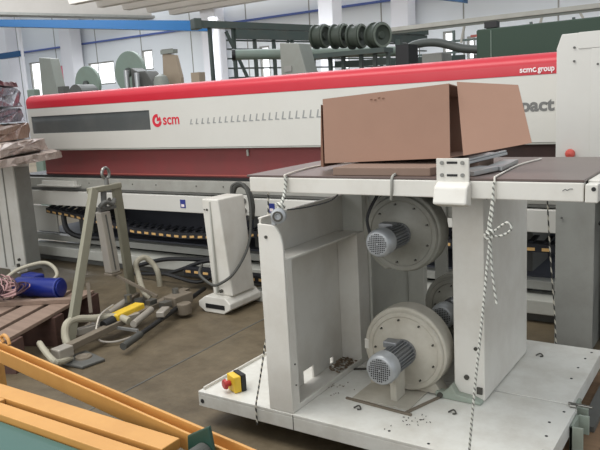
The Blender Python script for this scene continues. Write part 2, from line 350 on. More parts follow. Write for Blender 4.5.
# debris
for i, (cx, cy, lab) in enumerate([(-0.93, 2.02, 'sprinkle of dark chips on the platform in front of the right leg'), (-1.33, 2.14, 'heap of brown dust at the foot of the left leg panel')]):
    db = MB()
    for k in range(22):
        x = cx+random.gauss(0, 0.035); y = cy+random.gauss(0, 0.04); a = random.random()*3
        l = random.uniform(0.003, 0.008)
        db.bar((x, y, ZP+0.003), (x+l*math.cos(a), y+l*math.sin(a), ZP+0.003), 0.0022, 0.002)
    tag(db.build('debris', 'dirtm' if i else 'bolt'), lab, 'debris', None, 'stuff')
for (x, y, lab) in [(-0.84, 2.14, 'small bent metal clip lying on the platform before the right leg'), (-0.71, 2.80, 'small metal latch lying on the rear deck beside the right leg'), (-1.155, 2.02, 'small twisted wire clip beside the lower blower plate')]:
    c = MB(); c.tube([(x-.014, y-.006, ZP+.004), (x, y+.008, ZP+.009), (x+.013, y-.003, ZP+.004), (x+.004, y-.012, ZP+.004)], 0.003, 6); tag(c.build('metal_clip', 'bolt'), lab, 'clip')
c = MB(); c.bar((-1.345, 2.33, ZP+0.004), (-1.22, 2.40, ZP+0.004), 0.012, 0.005); tag(c.build('metal_strip', 'bolt'), 'thin dark metal strip lying beside the left leg', 'strip')

# ------------------------------------------------------------------ left leg
ll = thing('support_frame', (-1.39, 2.2, ZP), 'white sheet-steel leg frame with an open recess, left under the table', 'support')
XL0, XL1 = -1.447, -1.343
# front plate with rounded upper right corner
prof = [(XL0, ZP+0.001), (XL1, ZP+0.001), (XL1, 0.745)]
for k in range(1, 9):
    a = k/8*math.pi/2; prof.append((XL1-0.045+0.045*math.cos(a), 0.745+0.088*math.sin(a)))
prof += [(XL0, 0.836)]
MB().prism(prof, 'y', 1.876, 1.886).build('front_plate', 'white', ll, bev=0.002)
# back sheet with cut-outs
sh = MB()
holes = [(2.098, 2.172, 0.146, 0.202), (2.30, 2.325, 0.16, 0.185)]
ys = [1.886, 2.098, 2.172, 2.30, 2.325, 2.49]
for a, b in zip(ys[:-1], ys[1:]):
    h = [q for q in holes if abs(q[0]-a) < 1e-6]
    if h: sh.box(XL0, XL0+.008, a, b, ZP+.001, h[0][2]); sh.box(XL0, XL0+.008, a, b, h[0][3], 0.85)
    else: sh.box(XL0, XL0+.008, a, b, ZP+.001, 0.85)
sh.build('side_sheet', 'white', ll)
MB().box(XL0-.003, XL0+.012, 1.886, 2.6, 0.85, 0.856).build('top_flange', 'white', ll)
MB().box(XL0+.008, XL1, 1.886, 2.40, 0.703, 0.711).build('shelf_flange', 'white', ll, bev=0.001)
MB().box(XL1-.012, XL1, 1.886, 1.925, ZP+.001, 0.703).build('front_stile', 'white', ll, bev=0.001)
MB().box(XL0+.008, XL1, 2.40, 2.49, ZP+.001, 0.703).build('rear_post', 'white', ll, bev=0.004)
MB().box(XL0+.008, XL1-0.001, 1.925, 2.40, ZP+.001, ZP+.012).build('floor_flange', 'white', ll)
MB().box(XL1-.006, XL1, 1.925, 2.40, ZP+.012, ZP+.024).build('sill', 'white', ll)
sb = MB()
for z in (0.24, 0.32): sb.cyl((XL1, 1.905, z), (XL1+.003, 1.905, z), 0.003, 10)
sb.cyl((-1.412, 1.872, 0.79), (-1.412, 1.876, 0.79), 0.006, 12)
sb.build('screws', 'bolt', ll)
# rear support panel in the shade of the table
MB().box(XL0+.009, XL1-.001, 2.455, 2.49, 0.7035, 0.934).build('upper_web', 'sawg', ll)
rp = thing('rear_support_panel', (-1.3, 2.8, ZP), 'grey sheet-steel panel behind the upper blower, in shade', 'panel')
MB().box(-1.36, -1.352, 2.50, 2.93, ZP+.001, 0.93).build('sheet', 'sawg', rp)
MB().box(-1.352, -1.27, 2.90, 2.94, ZP+.001, 0.93).build('rear_post', 'sawg', rp, bev=0.003)
MB().box(-1.352, -1.335, 2.50, 2.52, ZP+.001, 0.93).build('front_edge', 'sawg', rp, bev=0.002)
rp2 = thing('rear_crossbeam', (-1.05, 2.93, 0.8), 'dusty grey crossbeam hanging at the back under the table', 'beam')
MB().box(-1.268, -0.8, 2.86, 2.93, 0.70, 0.93).build('web', 'sawg', rp2, bev=0.004)
MB().box(-1.19, -1.13, 2.84, 2.859, ZP+.001, 0.93).build('post', 'grey', rp2, bev=0.003)
MB().box(-0.93, -0.86, 2.84, 2.859, ZP+.001, 0.93).build('post', 'greyd', rp2, bev=0.003)
jb = thing('junction_box', (-1.33, 2.54, 0.77), 'small grey junction box hanging beneath the table, behind the left leg', 'junction box')
MB().box(-1.325, -1.275, 2.54, 2.58, 0.735, 0.80).build('casing', 'grey', jb, bev=0.004)
MB().tube([(-1.30, 2.56, 0.80), (-1.31, 2.56, 0.86), (-1.30, 2.55, 0.925)], 0.006, 8).build('cable', 'greyd', jb)

hd = MB(); rnd = random.Random(3)
for k in range(60):
    x = -1.40+rnd.uniform(-.03, .045); y = 2.33+rnd.gauss(0, .04); a = rnd.random()*3; l = rnd.uniform(.008, .025); y = min(y, 2.385)
    hd.bar((x-l*.4*math.cos(a), y-l*.4*math.sin(a), ZP+.014+rnd.random()*.012), (x+l*.4*math.cos(a), y+l*.4*math.sin(a), ZP+.014+rnd.random()*.012), .006, .004)
tag(hd.build('debris', 'dirtm'), 'heap of brown shavings inside the left frame, near its white cut-outs', 'debris', None, 'stuff')
# ------------------------------------------------------------------ right leg
rl = thing('support_column', (-0.825, 2.5, ZP), 'wide white boxed leg on a pale green foot, right under the table', 'support')
MB().box(-0.883, -0.768, 2.27, 2.815, ZP+.006, 0.985-0.05).build('body', 'white', rl, bev=0.004)
fp = MB(); fp.prism([(-0.945, ZP+.001), (-0.772, ZP+.001), (-0.772, 0.150), (-0.80, 0.160), (-0.862, 0.166), (-0.883, 0.20), (-0.895, 0.182), (-0.915, 0.165), (-0.945, 0.163)], 'y', 2.235, 2.2695)
fp.build('foot_plate', 'foot', rl, bev=0.004)
sb = MB(); sb.cyl((-0.925, 2.228, 0.152), (-0.925, 2.236, 0.152), 0.011, 14); sb.box(-.796, -.776, 2.262, 2.2695, .17, .195); sb.cyl((-0.835, 2.266, 0.225), (-0.835, 2.271, 0.225), 0.010, 14)
sb.cyl((-0.80, 2.266, 0.34), (-0.80, 2.2705, 0.34), 0.007, 14)
sb.build('bolts', 'bolt', rl)
MB().box(-0.7685, -0.766, 2.30, 2.33, 0.88, 0.905).build('slot', 'hole', rl)

# ------------------------------------------------------------------ table
tb = thing('air_flotation_table', (-0.96, 2.28, 0.94), 'white machine table with brown top, carrying the cardboard boxes', 'table')
TX0, TX1, TY0, TY1 = -1.545, -0.379, 1.952, 2.60
MB().box(TX0+.004, TX1-.002, TY0+.002, TY1, 0.9905, 0.998).build('table_top', 'tabtop', tb, bev=0.0015)
rr = MB(); rr.box(-1.528, TX1-.003, TY0, TY0+.028, 0.937, 0.990); rr.build('front_rail', 'white', tb, bev=0.003)
MB().box(-1.528, -1.50, TY0+.029, TY1, 0.937, 0.990).build('side_rail', 'white', tb, bev=0.003)
MB().box(-1.499, TX1-.003, TY1-.03, TY1, 0.937, 0.990).build('back_rail', 'white', tb, bev=0.003)
MB().box(TX1-.001, TX1+.030, TY0+.045, TY1, 0.975, 0.992).build('side_flange', 'white', tb, bev=0.002)
eb = MB().box(TX1+.001, TX1+.034, TY0-.004, TY0+.04, 0.936, 0.987).build('end_block', 'white', tb, bev=0.003)
MB().cyl((TX1+.023, TY0-.0055, 0.974), (TX1+.023, TY0-.003, 0.974), 0.006, 16).build('lock_hole', 'hole', eb)
MB().box(-1.499, TX1-.01, TY0+.03, TY1-.031, 0.972, 0.9895).build('underframe', 'greyd', tb)
bk = MB().box(-0.802, -0.700, TY0-.010, TY0-.001, 0.935, 1.058).build('bracket', 'white', tb, bev=0.002)
MB().prism([(1.90, 0.925), (1.9505, 0.91), (1.9505, 0.985), (1.94, 0.99), (1.915, 0.975)], 'x', -0.800, -0.695).build('bracket_block', 'white', bk, bev=0.006)
s_ = MB()
for x in (-0.783, -0.719):
    for z in (1.045, 1.008): s_.cyl((x, TY0-.014, z), (x, TY0-.009, z), 0.006, 12)
s_.build('bracket_screws', 'steel', bk)
s_ = MB(); s_.box(-0.768, -0.735, TY0-.0112, TY0-.009, 1.042, 1.049); s_.box(-0.768, -0.735, TY0-.0112, TY0-.009, 1.004, 1.011); s_.build('bracket_slots', 'hole', bk)
s_ = MB(); s_.tube([(-0.437, TY0-.001, 0.967), (-0.43, TY0-.001, 0.972), (-0.425, TY0-.001, 0.969), (-0.418, TY0-.001, 0.973), (-0.41, TY0-.001, 0.973)], 0.0012, 5); s_.build('scuff_mark', 'greyprint', tb)

c = MB(); c.tube([(-0.965, 2.02, 0.9995+.003), (-0.955, 1.965, 1.003), (-0.955, 1.9485, 0.99), (-0.957, 1.9485, .95), (-0.965, 1.96, .925)], .0045, 8); tag(c.build('air_line', 'rail'), 'thin grey air line curling over the table rail left of the bracket', 'hose')
# ------------------------------------------------------------------ boxes on the table
cb = thing('cardboard_tray', (-0.95, 2.2, 0.998), 'flat pale cardboard tray lying on the table under the big carton', 'box')
MB().prism([(-1.185, 1.972), (-0.84, 1.985), (-0.81, 2.10), (-0.74, 2.14), (-0.76, 2.36), (-1.185, 2.45)], 'z', 0.9985, 1.0245).build('tray', 'cartl', cb, bev=0.002)
al = MB(); al.bar((-0.735, 2.00, 1.007), (-0.70, 2.12, 1.010), 0.07, 0.014); al.bar((-0.685, 2.13, 1.007), (-0.70, 2.36, 1.007), 0.05, 0.014); al.bar((-0.79, 2.04, 1.030), (-0.745, 2.36, 1.034), 0.07, 0.008); al.bar((-0.765, 2.04, 1.038), (-0.72, 2.36, 1.042), 0.010, 0.006)
tag(al.build('aluminium_profile', 'alu', bev=0.001), 'silver aluminium profile poking out under the right cardboard flap', 'metal profile')
bx = thing('cardboard_carton', (-1.05, 2.3, 1.013), 'large brown cardboard carton with its side flap open, on the table', 'box')
def quad_slab(P, th, name, mt, par, bev=0.0):
    P = [V(p) for p in P]; n = (P[1]-P[0]).cross(P[3]-P[0]).normalized()*th
    return MB().hexa([*(P), *[p-n for p in P]]).build(name, mt, par, bev=bev)
b_ = MB(); b_.hexa([(-1.294, 2.10, 1.0255), (-0.819, 2.10, 1.044), (-0.819, 2.44, 1.034), (-1.30, 2.44, 1.0255), (-1.290, 2.10, 1.254), (-0.819, 2.10, 1.280), (-0.819, 2.44, 1.24), (-1.30, 2.44, 1.225)])
b_.bm.faces.ensure_lookup_table(); bmesh.ops.delete(b_.bm, geom=[q for q in b_.bm.faces if all(abs(v.co.x+.819) < 1e-4 for v in q.verts)], context='FACES_ONLY')
body = b_.build('body', 'carton', bx); md = body.modifiers.new('wall', 'SOLIDIFY'); md.thickness = .005; md.offset = -1
MB().hexa([(-1.318, 2.11, 1.012), (-1.300, 2.10, 1.012), (-1.304, 2.40, 1.012), (-1.309, 2.40, 1.012), (-1.303, 2.11, 1.22), (-1.2985, 2.10, 1.235), (-1.303, 2.40, 1.20), (-1.307, 2.40, 1.20)]).build('end_flap', 'cartd', bx)
fl = MB().hexa([(-0.769, 2.085, 1.053), (-0.560, 2.10, 1.089), (-0.562, 2.106, 1.088), (-0.771, 2.091, 1.052), (-0.804, 2.130, 1.284), (-0.611, 2.133, 1.263), (-0.612, 2.139, 1.262), (-0.805, 2.136, 1.283)])
fl.build('side_flap', 'carton', bx)
c = MB()
for (x, z) in [(-1.10, 1.243), (-1.085, 1.241), (-1.07, 1.247), (-1.055, 1.245)]: c.bar((x, 2.0985, z), (x+.008, 2.0985, z+.001), 0.002, 0.003)
c.build('printed_mark', 'cartd', bx)

# ------------------------------------------------------------------ blowers
def blower(loc, hm, label, scr=1.0, boxside=1, RR=.148, ms=.92, ml=.186):
    """axis along -Y, front plate plane at loc.y, loc = axis point"""
    x, y, z = loc; R = RR
    t = thing('blower', (x, y, z), label, 'blower', 'grey blowers under the table')
    A = V((0, -1, 0)); c = V(loc)
    # scroll housing
    h = MB(); n = 48; pr0 = []
    def rad(a): return R+0.010+0.018*(a/(2*math.pi))
    prof = [(rad(2*math.pi*i/n), 2*math.pi*i/n) for i in range(n)]
    pts = [(x+0.0+r*math.cos(a+math.pi*1.4), z+0.002+r*math.sin(a+math.pi*1.4)) for r, a in prof]
    h.prism(pts, 'y', y+0.012, y+0.095)
    if scr: h.box(x-0.05, x+0.03, y+0.02, y+0.09, z+0.12, z+0.12+0.09*scr)
    h.build('scroll_housing', hm, t, bev=0.008, seg=3)
    MB().lathe(c+V((0, .012, 0)), A, [(0, R+.004), (.004, R+.006), (.010, R+.002), (.010, R-.012), (.006, R-.016), (.006, R-.055), (.014, R-.075), (.014, 0)], 48).build('front_plate', hm, t, smooth=True)
    b = MB()
    for k in range(9):
        a = k/9*2*math.pi+.35; p = c+V((math.cos(a)*(R-.026), 0, math.sin(a)*(R-.026))); b.cyl(p+V((0, .008, 0)), p+V((0, -.002, 0)), 0.0038, 8)
    b.build('bolts', 'bolt', t)
    # motor
    mo = MB(); mo.cyl(c+A*0.002, c+A*(ml-.05), 0.046*ms, 28)
    for k in range(24):
        a = k/24*2*math.pi; d = V((math.cos(a), 0, math.sin(a))); p = c+d*0.049*ms
        mo.bar(p+A*0.015, p+A*(ml-.052), 0.0035, 0.012, d)
    mo.cyl(c+A*0.0, c+A*0.014, 0.056*ms, 28)
    mt_ = mo.build('motor', 'motor', t)
    MB().box(x-.03*boxside-.02, x-.03*boxside+.035, y-.075, y-.03, z+.038*ms, z+.066*ms).build('terminal_box', 'motor', mt_, bev=0.004)
    MB().lathe(c, A, [(ml-.061, .054*ms), (ml-.055, .0635*ms), (ml-.021, .0645*ms), (ml-.007, .061*ms), (ml, .053*ms), (ml+.0005, .05*ms), (ml-.001, .0)], 36).build('fan_cover', 'cover', mt_, smooth=True)
    g = MB()
    for k in range(-5, 6):
        for j in range(-5, 6):
            gx, gz = k*.0088*ms, j*.0088*ms
            if .008*ms < math.hypot(gx, gz) < .047*ms: g.cyl(c+A*(ml-.002)+V((gx, 0, gz)), c+A*(ml+.001)+V((gx, 0, gz)), .0031*ms, 8)
    g.build('grille', 'hole', mt_)
    return t
b2 = blower((-1.062, 2.225, 0.302), 'blow', 'light grey blower standing on the platform, lowest and nearest of three', scr=0, ms=.90, ml=.205)
mf = MB(); mf.box(-1.215, -0.985, 2.085, 2.30, ZP+.0005, ZP+.006); mf.build('mounting_plate', 'blow', b2, bev=0.002)
st = MB(); st.box(-1.215, -1.195, 2.235, 2.32, ZP+.006, 0.30); st.prism([(-1.19, ZP+.006), (-0.92, ZP+.006), (-0.96, 0.20), (-1.17, 0.24)], 'y', 2.25, 2.31); st.box(-1.075, -1.05, 2.125, 2.20, ZP+.006, 0.26); st.build('mounting_foot', 'blow', b2, bev=0.002)
MB().box(-1.235, -1.2155, 2.235, 2.26, 0.285, 0.325).build('side_tab', 'white', b2, bev=0.002)
rb = MB(); rb.bar((-1.235, 2.075, ZP+.004), (-0.96, 2.055, ZP+.004), 0.010, 0.007); rb.bar((-0.985, 2.06, ZP+.004), (-0.90, 2.32, ZP+.004), 0.010, 0.007)
rb.build('ground_rail', 'frame', b2)
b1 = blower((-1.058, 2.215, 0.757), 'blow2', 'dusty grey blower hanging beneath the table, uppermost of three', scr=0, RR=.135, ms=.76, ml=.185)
MB().box(-1.11, -0.99, 2.24, 2.30, 0.90, 0.9715).build('hanger', 'greyd', b1, bev=0.003)
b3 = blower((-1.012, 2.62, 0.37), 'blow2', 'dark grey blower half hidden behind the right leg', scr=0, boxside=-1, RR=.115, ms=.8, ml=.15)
MB().box(-1.07, -0.95, 2.64, 2.70, ZP+.001, 0.27).build('mounting_foot', 'greyd', b3)
c = MB(); c.tube([(-1.12, 2.1, 0.775), (-1.14, 2.12, 0.83), (-1.12, 2.16, 0.90), (-1.08, 2.2, 0.965)], 0.006, 8); tag(c.build('power_cable', 'black'), 'black cable looping down from the table to the upper blower', 'cable')

# ------------------------------------------------------------------ emergency stop on platform
es = thing('emergency_stop_box', (-1.71, 1.96, ZP), 'yellow and black emergency stop box with red button on the platform corner', 'switch box')
rotm = Matrix.Translation((-1.668, 1.945, ZP+.001)) @ Matrix.Rotation(math.radians(-24), 4, 'Z')
def rbox(a, bb): return [rotm @ V(p) for p in ((a[0], a[1], a[2]), (bb[0], a[1], a[2]), (bb[0], bb[1], a[2]), (a[0], bb[1], a[2]), (a[0], a[1], bb[2]), (bb[0], a[1], bb[2]), (bb[0], bb[1], bb[2]), (a[0], bb[1], bb[2]))]
MB().hexa(rbox((-.034, -.016, 0), (.034, .014, .066))).build('cover', 'yel', es, bev=0.004)
MB().hexa(rbox((-.035, .0145, 0), (.035, .036, .069))).build('back_box', 'black', es, bev=0.003)
nb = MB(); p = rotm @ V((-.004, -.016, .034)); q = rotm @ V((-.004, -.034, .034)); q2 = rotm @ V((-.004, -.046, .034))
nb.cone(p, q, .012, .012, 16); nb.cone(q, q2, .022, .018, 20); nb.build('stop_button', 'redb', es, bev=0.003)

# ------------------------------------------------------------------ ropes
rp_ = thing('rope', (-0.62, 1.94, 0.9), 'speckled white rope knotted over the right end of the table', 'rope')
MB().tube([(-0.634, 2.499, 1.0015), (-0.655, 2.3, 1.0015), (-0.640, 2.08, 1.0015), (-0.628, 1.965, 1.002), (-0.624, 1.944, 0.996), (-0.624, 1.943, 0.93)], 0.0028, 8).build('upper_strand', 'ropew', rp_)
MB().tube([(-0.624, 1.943, 0.99), (-0.632, 1.94, 0.92), (-0.640, 1.935, 0.86), (-0.634, 1.93, 0.83), (-0.640, 1.92, 0.74), (-0.652, 1.90, 0.56), (-0.668, 1.88, 0.36), (-0.684, 1.868, 0.145), (-0.687, 1.868, 0.07)], 0.0040, 8).build('front_strand', 'rope', rp_)
MB().tube([(-0.626, 1.94, 0.98), (-0.628, 1.936, 0.9), (-0.634, 1.932, 0.84), (-0.626, 1.925, 0.72), (-0.612, 1.92, 0.63)], 0.0038, 8).build('loose_end', 'rope', rp_)
MB().tube([(-0.634, 1.93, 0.835), (-0.60, 1.93, 0.865), (-0.578, 1.928, 0.875), (-0.572, 1.928, 0.855), (-0.60, 1.93, 0.835), (-0.636, 1.93, 0.832)], 0.0036, 8).build('knot_bow', 'rope', rp_)
MB().tube([(-0.642, 1.925, 0.845), (-0.626, 1.92, 0.85), (-0.625, 1.925, 0.83), (-0.643, 1.925, 0.825), (-0.645, 1.922, 0.838), (-0.63, 1.918, 0.84)], 0.0045, 8).build('knot', 'rope', rp_)
rp_ = thing('rope', (-1.36, 1.94, 0.95), 'speckled white rope tied over the left corner of the table', 'rope')
MB().tube([(-1.29, 2.44, 1.0015), (-1.402, 2.232, 1.0015), (-1.365, 1.96, 1.002), (-1.36, 1.944, 0.994)], 0.0032, 8).build('upper_strand', 'ropew', rp_)
MB().tube([(-1.36, 1.943, 0.996), (-1.362, 1.938, 0.95), (-1.362, 1.915, 0.91), (-1.366, 1.896, 0.885)], 0.0058, 8).build('hanging_strand', 'rope', rp_)
MB().tube([(-1.375, 1.90, 0.905), (-1.35, 1.89, 0.905), (-1.345, 1.90, 0.895), (-1.37, 1.893, 0.89)], 0.006, 8).build('knot', 'rope', rp_)
pu = thing('round_clamp', (-1.36, 1.87, 0.87), 'small round grey clamp wheel hooked on the top of the left leg', 'clamp')
MB().lathe((-1.352, 1.875, 0.868), (0.35, -0.94, 0), [(-.012, 0), (-.012, .022), (-.008, .027), (.008, .027), (.012, .022), (.013, .010), (.008, .006), (.008, 0)], 28).build('wheel', 'cover', pu, smooth=True)
MB().lathe((-1.352, 1.875, 0.868), (0.35, -0.94, 0), [(.0125, .0185), (.0145, .0185), (.0145, .012), (.0125, .012)], 28).build('inner_ring', 'bolt', pu)
MB().box(-1.376, -1.360, 1.862, 1.875, 0.835, 0.872).build('shank', 'cover', pu, bev=0.003)
c = MB(); c.tube([(-1.335, 1.905, 0.885), (-1.30, 1.97, 0.885), (-1.22, 2.0, 0.905), (-1.18, 2.0, 0.935)], 0.0025, 6); tag(c.build('thin_wire', 'black'), 'thin dark wire running from the round clamp to under the table', 'wire')
c = MB(); c.tube([(-1.475, 1.99, 0.93), (-1.458, 1.92, 0.5), (-1.463, 1.89, 0.37), (-1.490, 1.875, 0.22), (-1.506, 1.869, 0.143), (-1.506, 1.868, 0.10), (-1.506, 1.868, 0.065)], 0.0032, 8); tag(c.build('cord', 'cord'), 'dark checked cord running down to the platform edge left of the leg', 'cord')
c = MB(); c.tube([(-0.645, 2.61, 0.95), (-0.66, 2.75, 0.6), (-0.675, 2.90, 0.3), (-0.69, 3.0, 0.10)], 0.0030, 8); tag(c.build('cord', 'cord'), 'dark checked cord hanging behind the table between leg and grey column', 'cord')

# ================================================================== BEAM SAW
sw = thing('beam_saw', (-3.0, 3.9, 0), 'long white beam saw with red top cover running behind the table', 'machine')
SX0, SX1 = -5.14, -0.80
WX0, WX1, WZ0, WZ1 = -5.10, -3.70, 1.108, 1.25
bd = MB()
bd.box(WX0, WX1, 3.60, 4.35, 0.977, WZ0); bd.box(WX0, WX1, 3.60, 4.35, WZ1, 1.316); bd.box(SX0, WX0, 3.60, 4.35, 0.977, 1.316); bd.box(WX1, SX1, 3.60, 4.35, 0.977, 1.316)
bd.build('beam_housing', 'saww', sw)
MB().box(WX0, WX1, 3.606, 3.64, WZ0, WZ1).build('smoked_window', 'glass', sw)
rc = [(3.598, 1.317), (3.596, 1.365)]+[(3.68-.084*math.cos(a), 1.365+.060*math.sin(a)) for a in [k/8*math.pi/2 for k in range(1, 9)]]+[(4.3, 1.425), (4.3, 1.317)]
MB().prism(rc, 'x', SX0, SX1).build('top_cover', 'red', sw, smooth=True)
MB().box(SX0, SX1, 3.603, 3.66, 0.966, 0.976).build('lower_lip', 'sawg', sw)
rpn = MB().box(SX0+.05, SX1, 3.68, 3.72, 0.756, 0.965).build('skirt_panel', 'redp', sw)
MB().box(SX0+.05, SX1, 3.675, 3.70, 0.765, 0.772).build('skirt_strip', 'redl', rpn)
MB().box(-2.88, -2.865, 3.665, 3.679, 0.905, 0.95).build('hook', 'sawg', rpn, bev=0.003)
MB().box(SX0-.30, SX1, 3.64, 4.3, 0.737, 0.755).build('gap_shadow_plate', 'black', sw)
MB().box(SX0-.30, SX1, 3.60, 3.75, 0.652, 0.736).build('table_rail', 'rail', sw, bev=0.004)
MB().box(SX0-.30, SX1, 3.585, 3.62, 0.640, 0.651).build('rail_groove', 'greyd', sw)
MB().box(SX0-.30, SX1, 3.56, 3.78, 0.512, 0.632).build('lower_rail', 'saww', sw, bev=0.004)
MB().box(-1.6, SX1, 3.67, 3.679, .757, .965).build('skirt_shade', 'redshade', sw)  # dark sheet added to stand for deep shade on the red skirt
gl = MB(); gl.box(-5.05, -4.55, 3.54, 3.599, 0.672, 0.684); gl.box(-5.02, -4.6, 3.57, 3.599, 0.684, 0.715); gl.build('guide_bar', 'saww', sw, bev=0.002)
b = MB()
for x in (-4.45, -4.2, -3.95, -3.7, -3.3, -3.05): b.cyl((x, 3.597, .70), (x, 3.601, .70), .005, 10)
b.cyl((-4.18, 3.555, .575), (-4.18, 3.561, .575), .022, 14)
b.build('rail_bolts', 'bolt', sw)
for x in (-3.405, -2.618): 
    lb = MB().box(x-.025, x+.025, 3.557, 3.5595, .545, .605).build('label', 'bluel', sw)
    MB().box(x-.014, x+.014, 3.5555, 3.557, .553, .572).build('label_symbol', 'whiteprint', lb)
op_ = MB().box(-2.875, -2.765, 3.530, 3.5595, .522, .655).build('connector_plate', 'saww', sw, bev=0.004)
b = MB()
for z in (.555, .62): b.cyl((-2.82, 3.522, z), (-2.82, 3.531, z), .018, 16)
for x in (-2.86, -2.78):
    for z in (.545, .635): b.cyl((x, 3.525, z), (x, 3.531, z), .005, 10)
b.build('sockets', 'steel', op_)
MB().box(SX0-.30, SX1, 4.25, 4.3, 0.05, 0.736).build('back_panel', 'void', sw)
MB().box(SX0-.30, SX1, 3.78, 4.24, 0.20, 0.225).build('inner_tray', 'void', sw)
MB().box(SX0-.30, SX1, 3.70, 3.78, 0.165, 0.215).build('inner_rail', 'grey', sw, bev=0.004)
MB().box(SX0-.30, SX1, 3.60, 3.78, 0.055, 0.135).build('base_rail', 'sawg', sw, bev=0.006)
MB().box(SX0-.30, SX1, 3.66, 4.2, 0.0, 0.054).build('base', 'greyd', sw)
for x in (-4.95, -3.0, -1.2): MB().box(x, x+.18, 3.85, 4.2, 0.0545, 0.73).build('support_post', 'greyd', sw)
MB().box(-5.50, -5.13, 3.76, 3.77, 0.226, 0.46).build('pale_panel', 'saww', sw)
# cable chain
def chain_z(x):
    P = [(-5.06, .455), (-4.7, .425), (-4.3, .375), (-4.0, .335), (-3.5, .326), (-3.1, .345), (-2.67, .395), (-0.9, .42)]
    for (a, za), (b, zb) in zip(P[:-1], P[1:]):
        if a <= x <= b: return za+(zb-za)*(x-a)/(b-a)
    return P[-1][1]
ch = MB(); yl = MB(); x = -5.05
while x < -0.9:
    z0, z1 = chain_z(x), chain_z(x+.078)
    ch.hexa([(x, 3.60, z0-.022), (x+.0779, 3.60, z1-.022), (x+.0779, 3.70, z1-.022), (x, 3.70, z0-.022), (x, 3.60, z0+.022), (x+.0779, 3.60, z1+.022), (x+.0779, 3.70, z1+.022), (x, 3.70, z0+.022)])
    ch.hexa([(x+.008, 3.63, z0+.022), (x+.04, 3.63, z1+.022), (x+.055, 3.69, z1+.045), (x+.025, 3.69, z0+.045), (x+.008, 3.63, z0+.030), (x+.04, 3.63, z1+.030), (x+.055, 3.69, z1+.053), (x+.025, 3.69, z0+.053)])
    if int(round((x+5.05)/.1)) != -1: yl.hexa([(x+.010, 3.596, z0-.014), (x+.052, 3.596, z1-.014), (x+.052, 3.5995, z1-.014), (x+.010, 3.5995, z0-.014), (x+.010, 3.596, z0+.002), (x+.052, 3.596, z1+.002), (x+.052, 3.5995, z1+.002), (x+.010, 3.5995, z0+.002)])
    x += .078
cn = ch.build('cable_chain', 'chain', sw); yl.build('chain_links', 'chainy', cn)
ch2 = MB().box(-3.30, -1.6, 3.40, 3.47, .10, .15).build('lower_chain', 'chain', sw)
yl = MB()
for k in range(20): yl.box(-3.28+k*.08, -3.235+k*.08, 3.396, 3.3998, .118, .134)
yl.build('chain_links', 'chainy', ch2)
c = MB(); c.tube([(-4.85, 3.62, .44), (-4.80, 3.60, .30), (-4.65, 3.62, .24), (-4.45, 3.70, .23)], .022, 8); c.build('black_hose', 'black', sw)
c = MB()
c.tube([(-4.0, 3.5, .05), (-3.6, 3.5, .16), (-3.2, 3.48, .20), (-2.92, 3.5, .24)], .016, 8); c.tube([(-3.9, 3.48, .03), (-3.5, 3.45, .08), (-3.2, 3.46, .18), (-3.0, 3.49, .22)], .014, 8); c.tube([(-3.6, 3.45, .03), (-3.45, 3.36, .10), (-3.2, 3.42, .05), (-3.05, 3.5, .12)], .014, 8)
tag(c.build('cable_bundle', 'black'), 'black cables sagging from the saw to the floor beside the white pedestal', 'cables')
c = MB(); c.tube([(-2.5, 3.75, .45), (-2.3, 3.8, .36), (-2.1, 3.8, .33)], .008, 8); c.build('inner_cable', 'black', sw)
# prints on the beam
lg = MB(); cx, cz, rr_ = -3.628, 1.172, .046
seg = 40
def arc(mb_, cx, cz, r0, r1, a0, a1, y0, y1, n=30):
    A = [(cx+r1*math.cos(a0+(a1-a0)*i/n), cz+r1*math.sin(a0+(a1-a0)*i/n)) for i in range(n+1)]
    B = [(cx+r0*math.cos(a0+(a1-a0)*i/n), cz+r0*math.sin(a0+(a1-a0)*i/n)) for i in range(n+1)]
    for i in range(n):
        mb_.prism([A[i], A[i+1], B[i+1], B[i]], 'y', y0, y1)
arc(lg, cx, cz, .024, .047, math.radians(75), math.radians(350), 3.5985, 3.6)
arc(lg, cx, cz, .018, .040, math.radians(-5), math.radians(45), 3.5985, 3.6, 8)
lg.prism([(cx-.002, cz-.004), (cx+.016, cz-.004), (cx+.012, cz+.035), (cx+.002, cz+.025)], 'y', 3.5985, 3.6)
lg.build('round_logo', 'redlogo', sw)
text('scm_lettering', 'scm', (-3.570, 3.599, 1.142), .108, 'redlogo', sw, sx=.96, bold=.0015)
tk = MB()
for k in range(22):
    x = -3.31+k*(1.10/21); s0 = .55+.02*k; z0 = 1.136+k*.0006
    tk.prism([(x, z0), (x+.034*min(1, s0+.2), z0), (x+.034*min(1, s0+.2), z0+.006), (x+.012, z0+.008), (x+.02, z0+.045*min(1.1, s0+.25)), (x+.012, z0+.045*min(1.1, s0+.25))], 'y', 3.5985, 3.6)
tk.build('printed_chevrons', 'chev', sw)
text('compact_lettering', 'compact', (-0.853, 3.599, 1.137), .090, 'greyprint', sw, align='RIGHT', sx=1.08, bold=.003)
text('scm_group_lettering', 'scm', (-1.022, 3.5945, 1.332), .040, 'whiteprint', sw, sx=1.0, bold=.001)
text('scm_group_lettering', 'group', (-0.931, 3.5945, 1.332), .040, 'whiteprint', sw, sx=0.85, bold=.001)
lg = MB(); arc(lg, -.946, 1.342, .006, .012, math.radians(60), math.radians(330), 3.593, 3.5945, 16); lg.build('round_logo', 'whiteprint', sw)
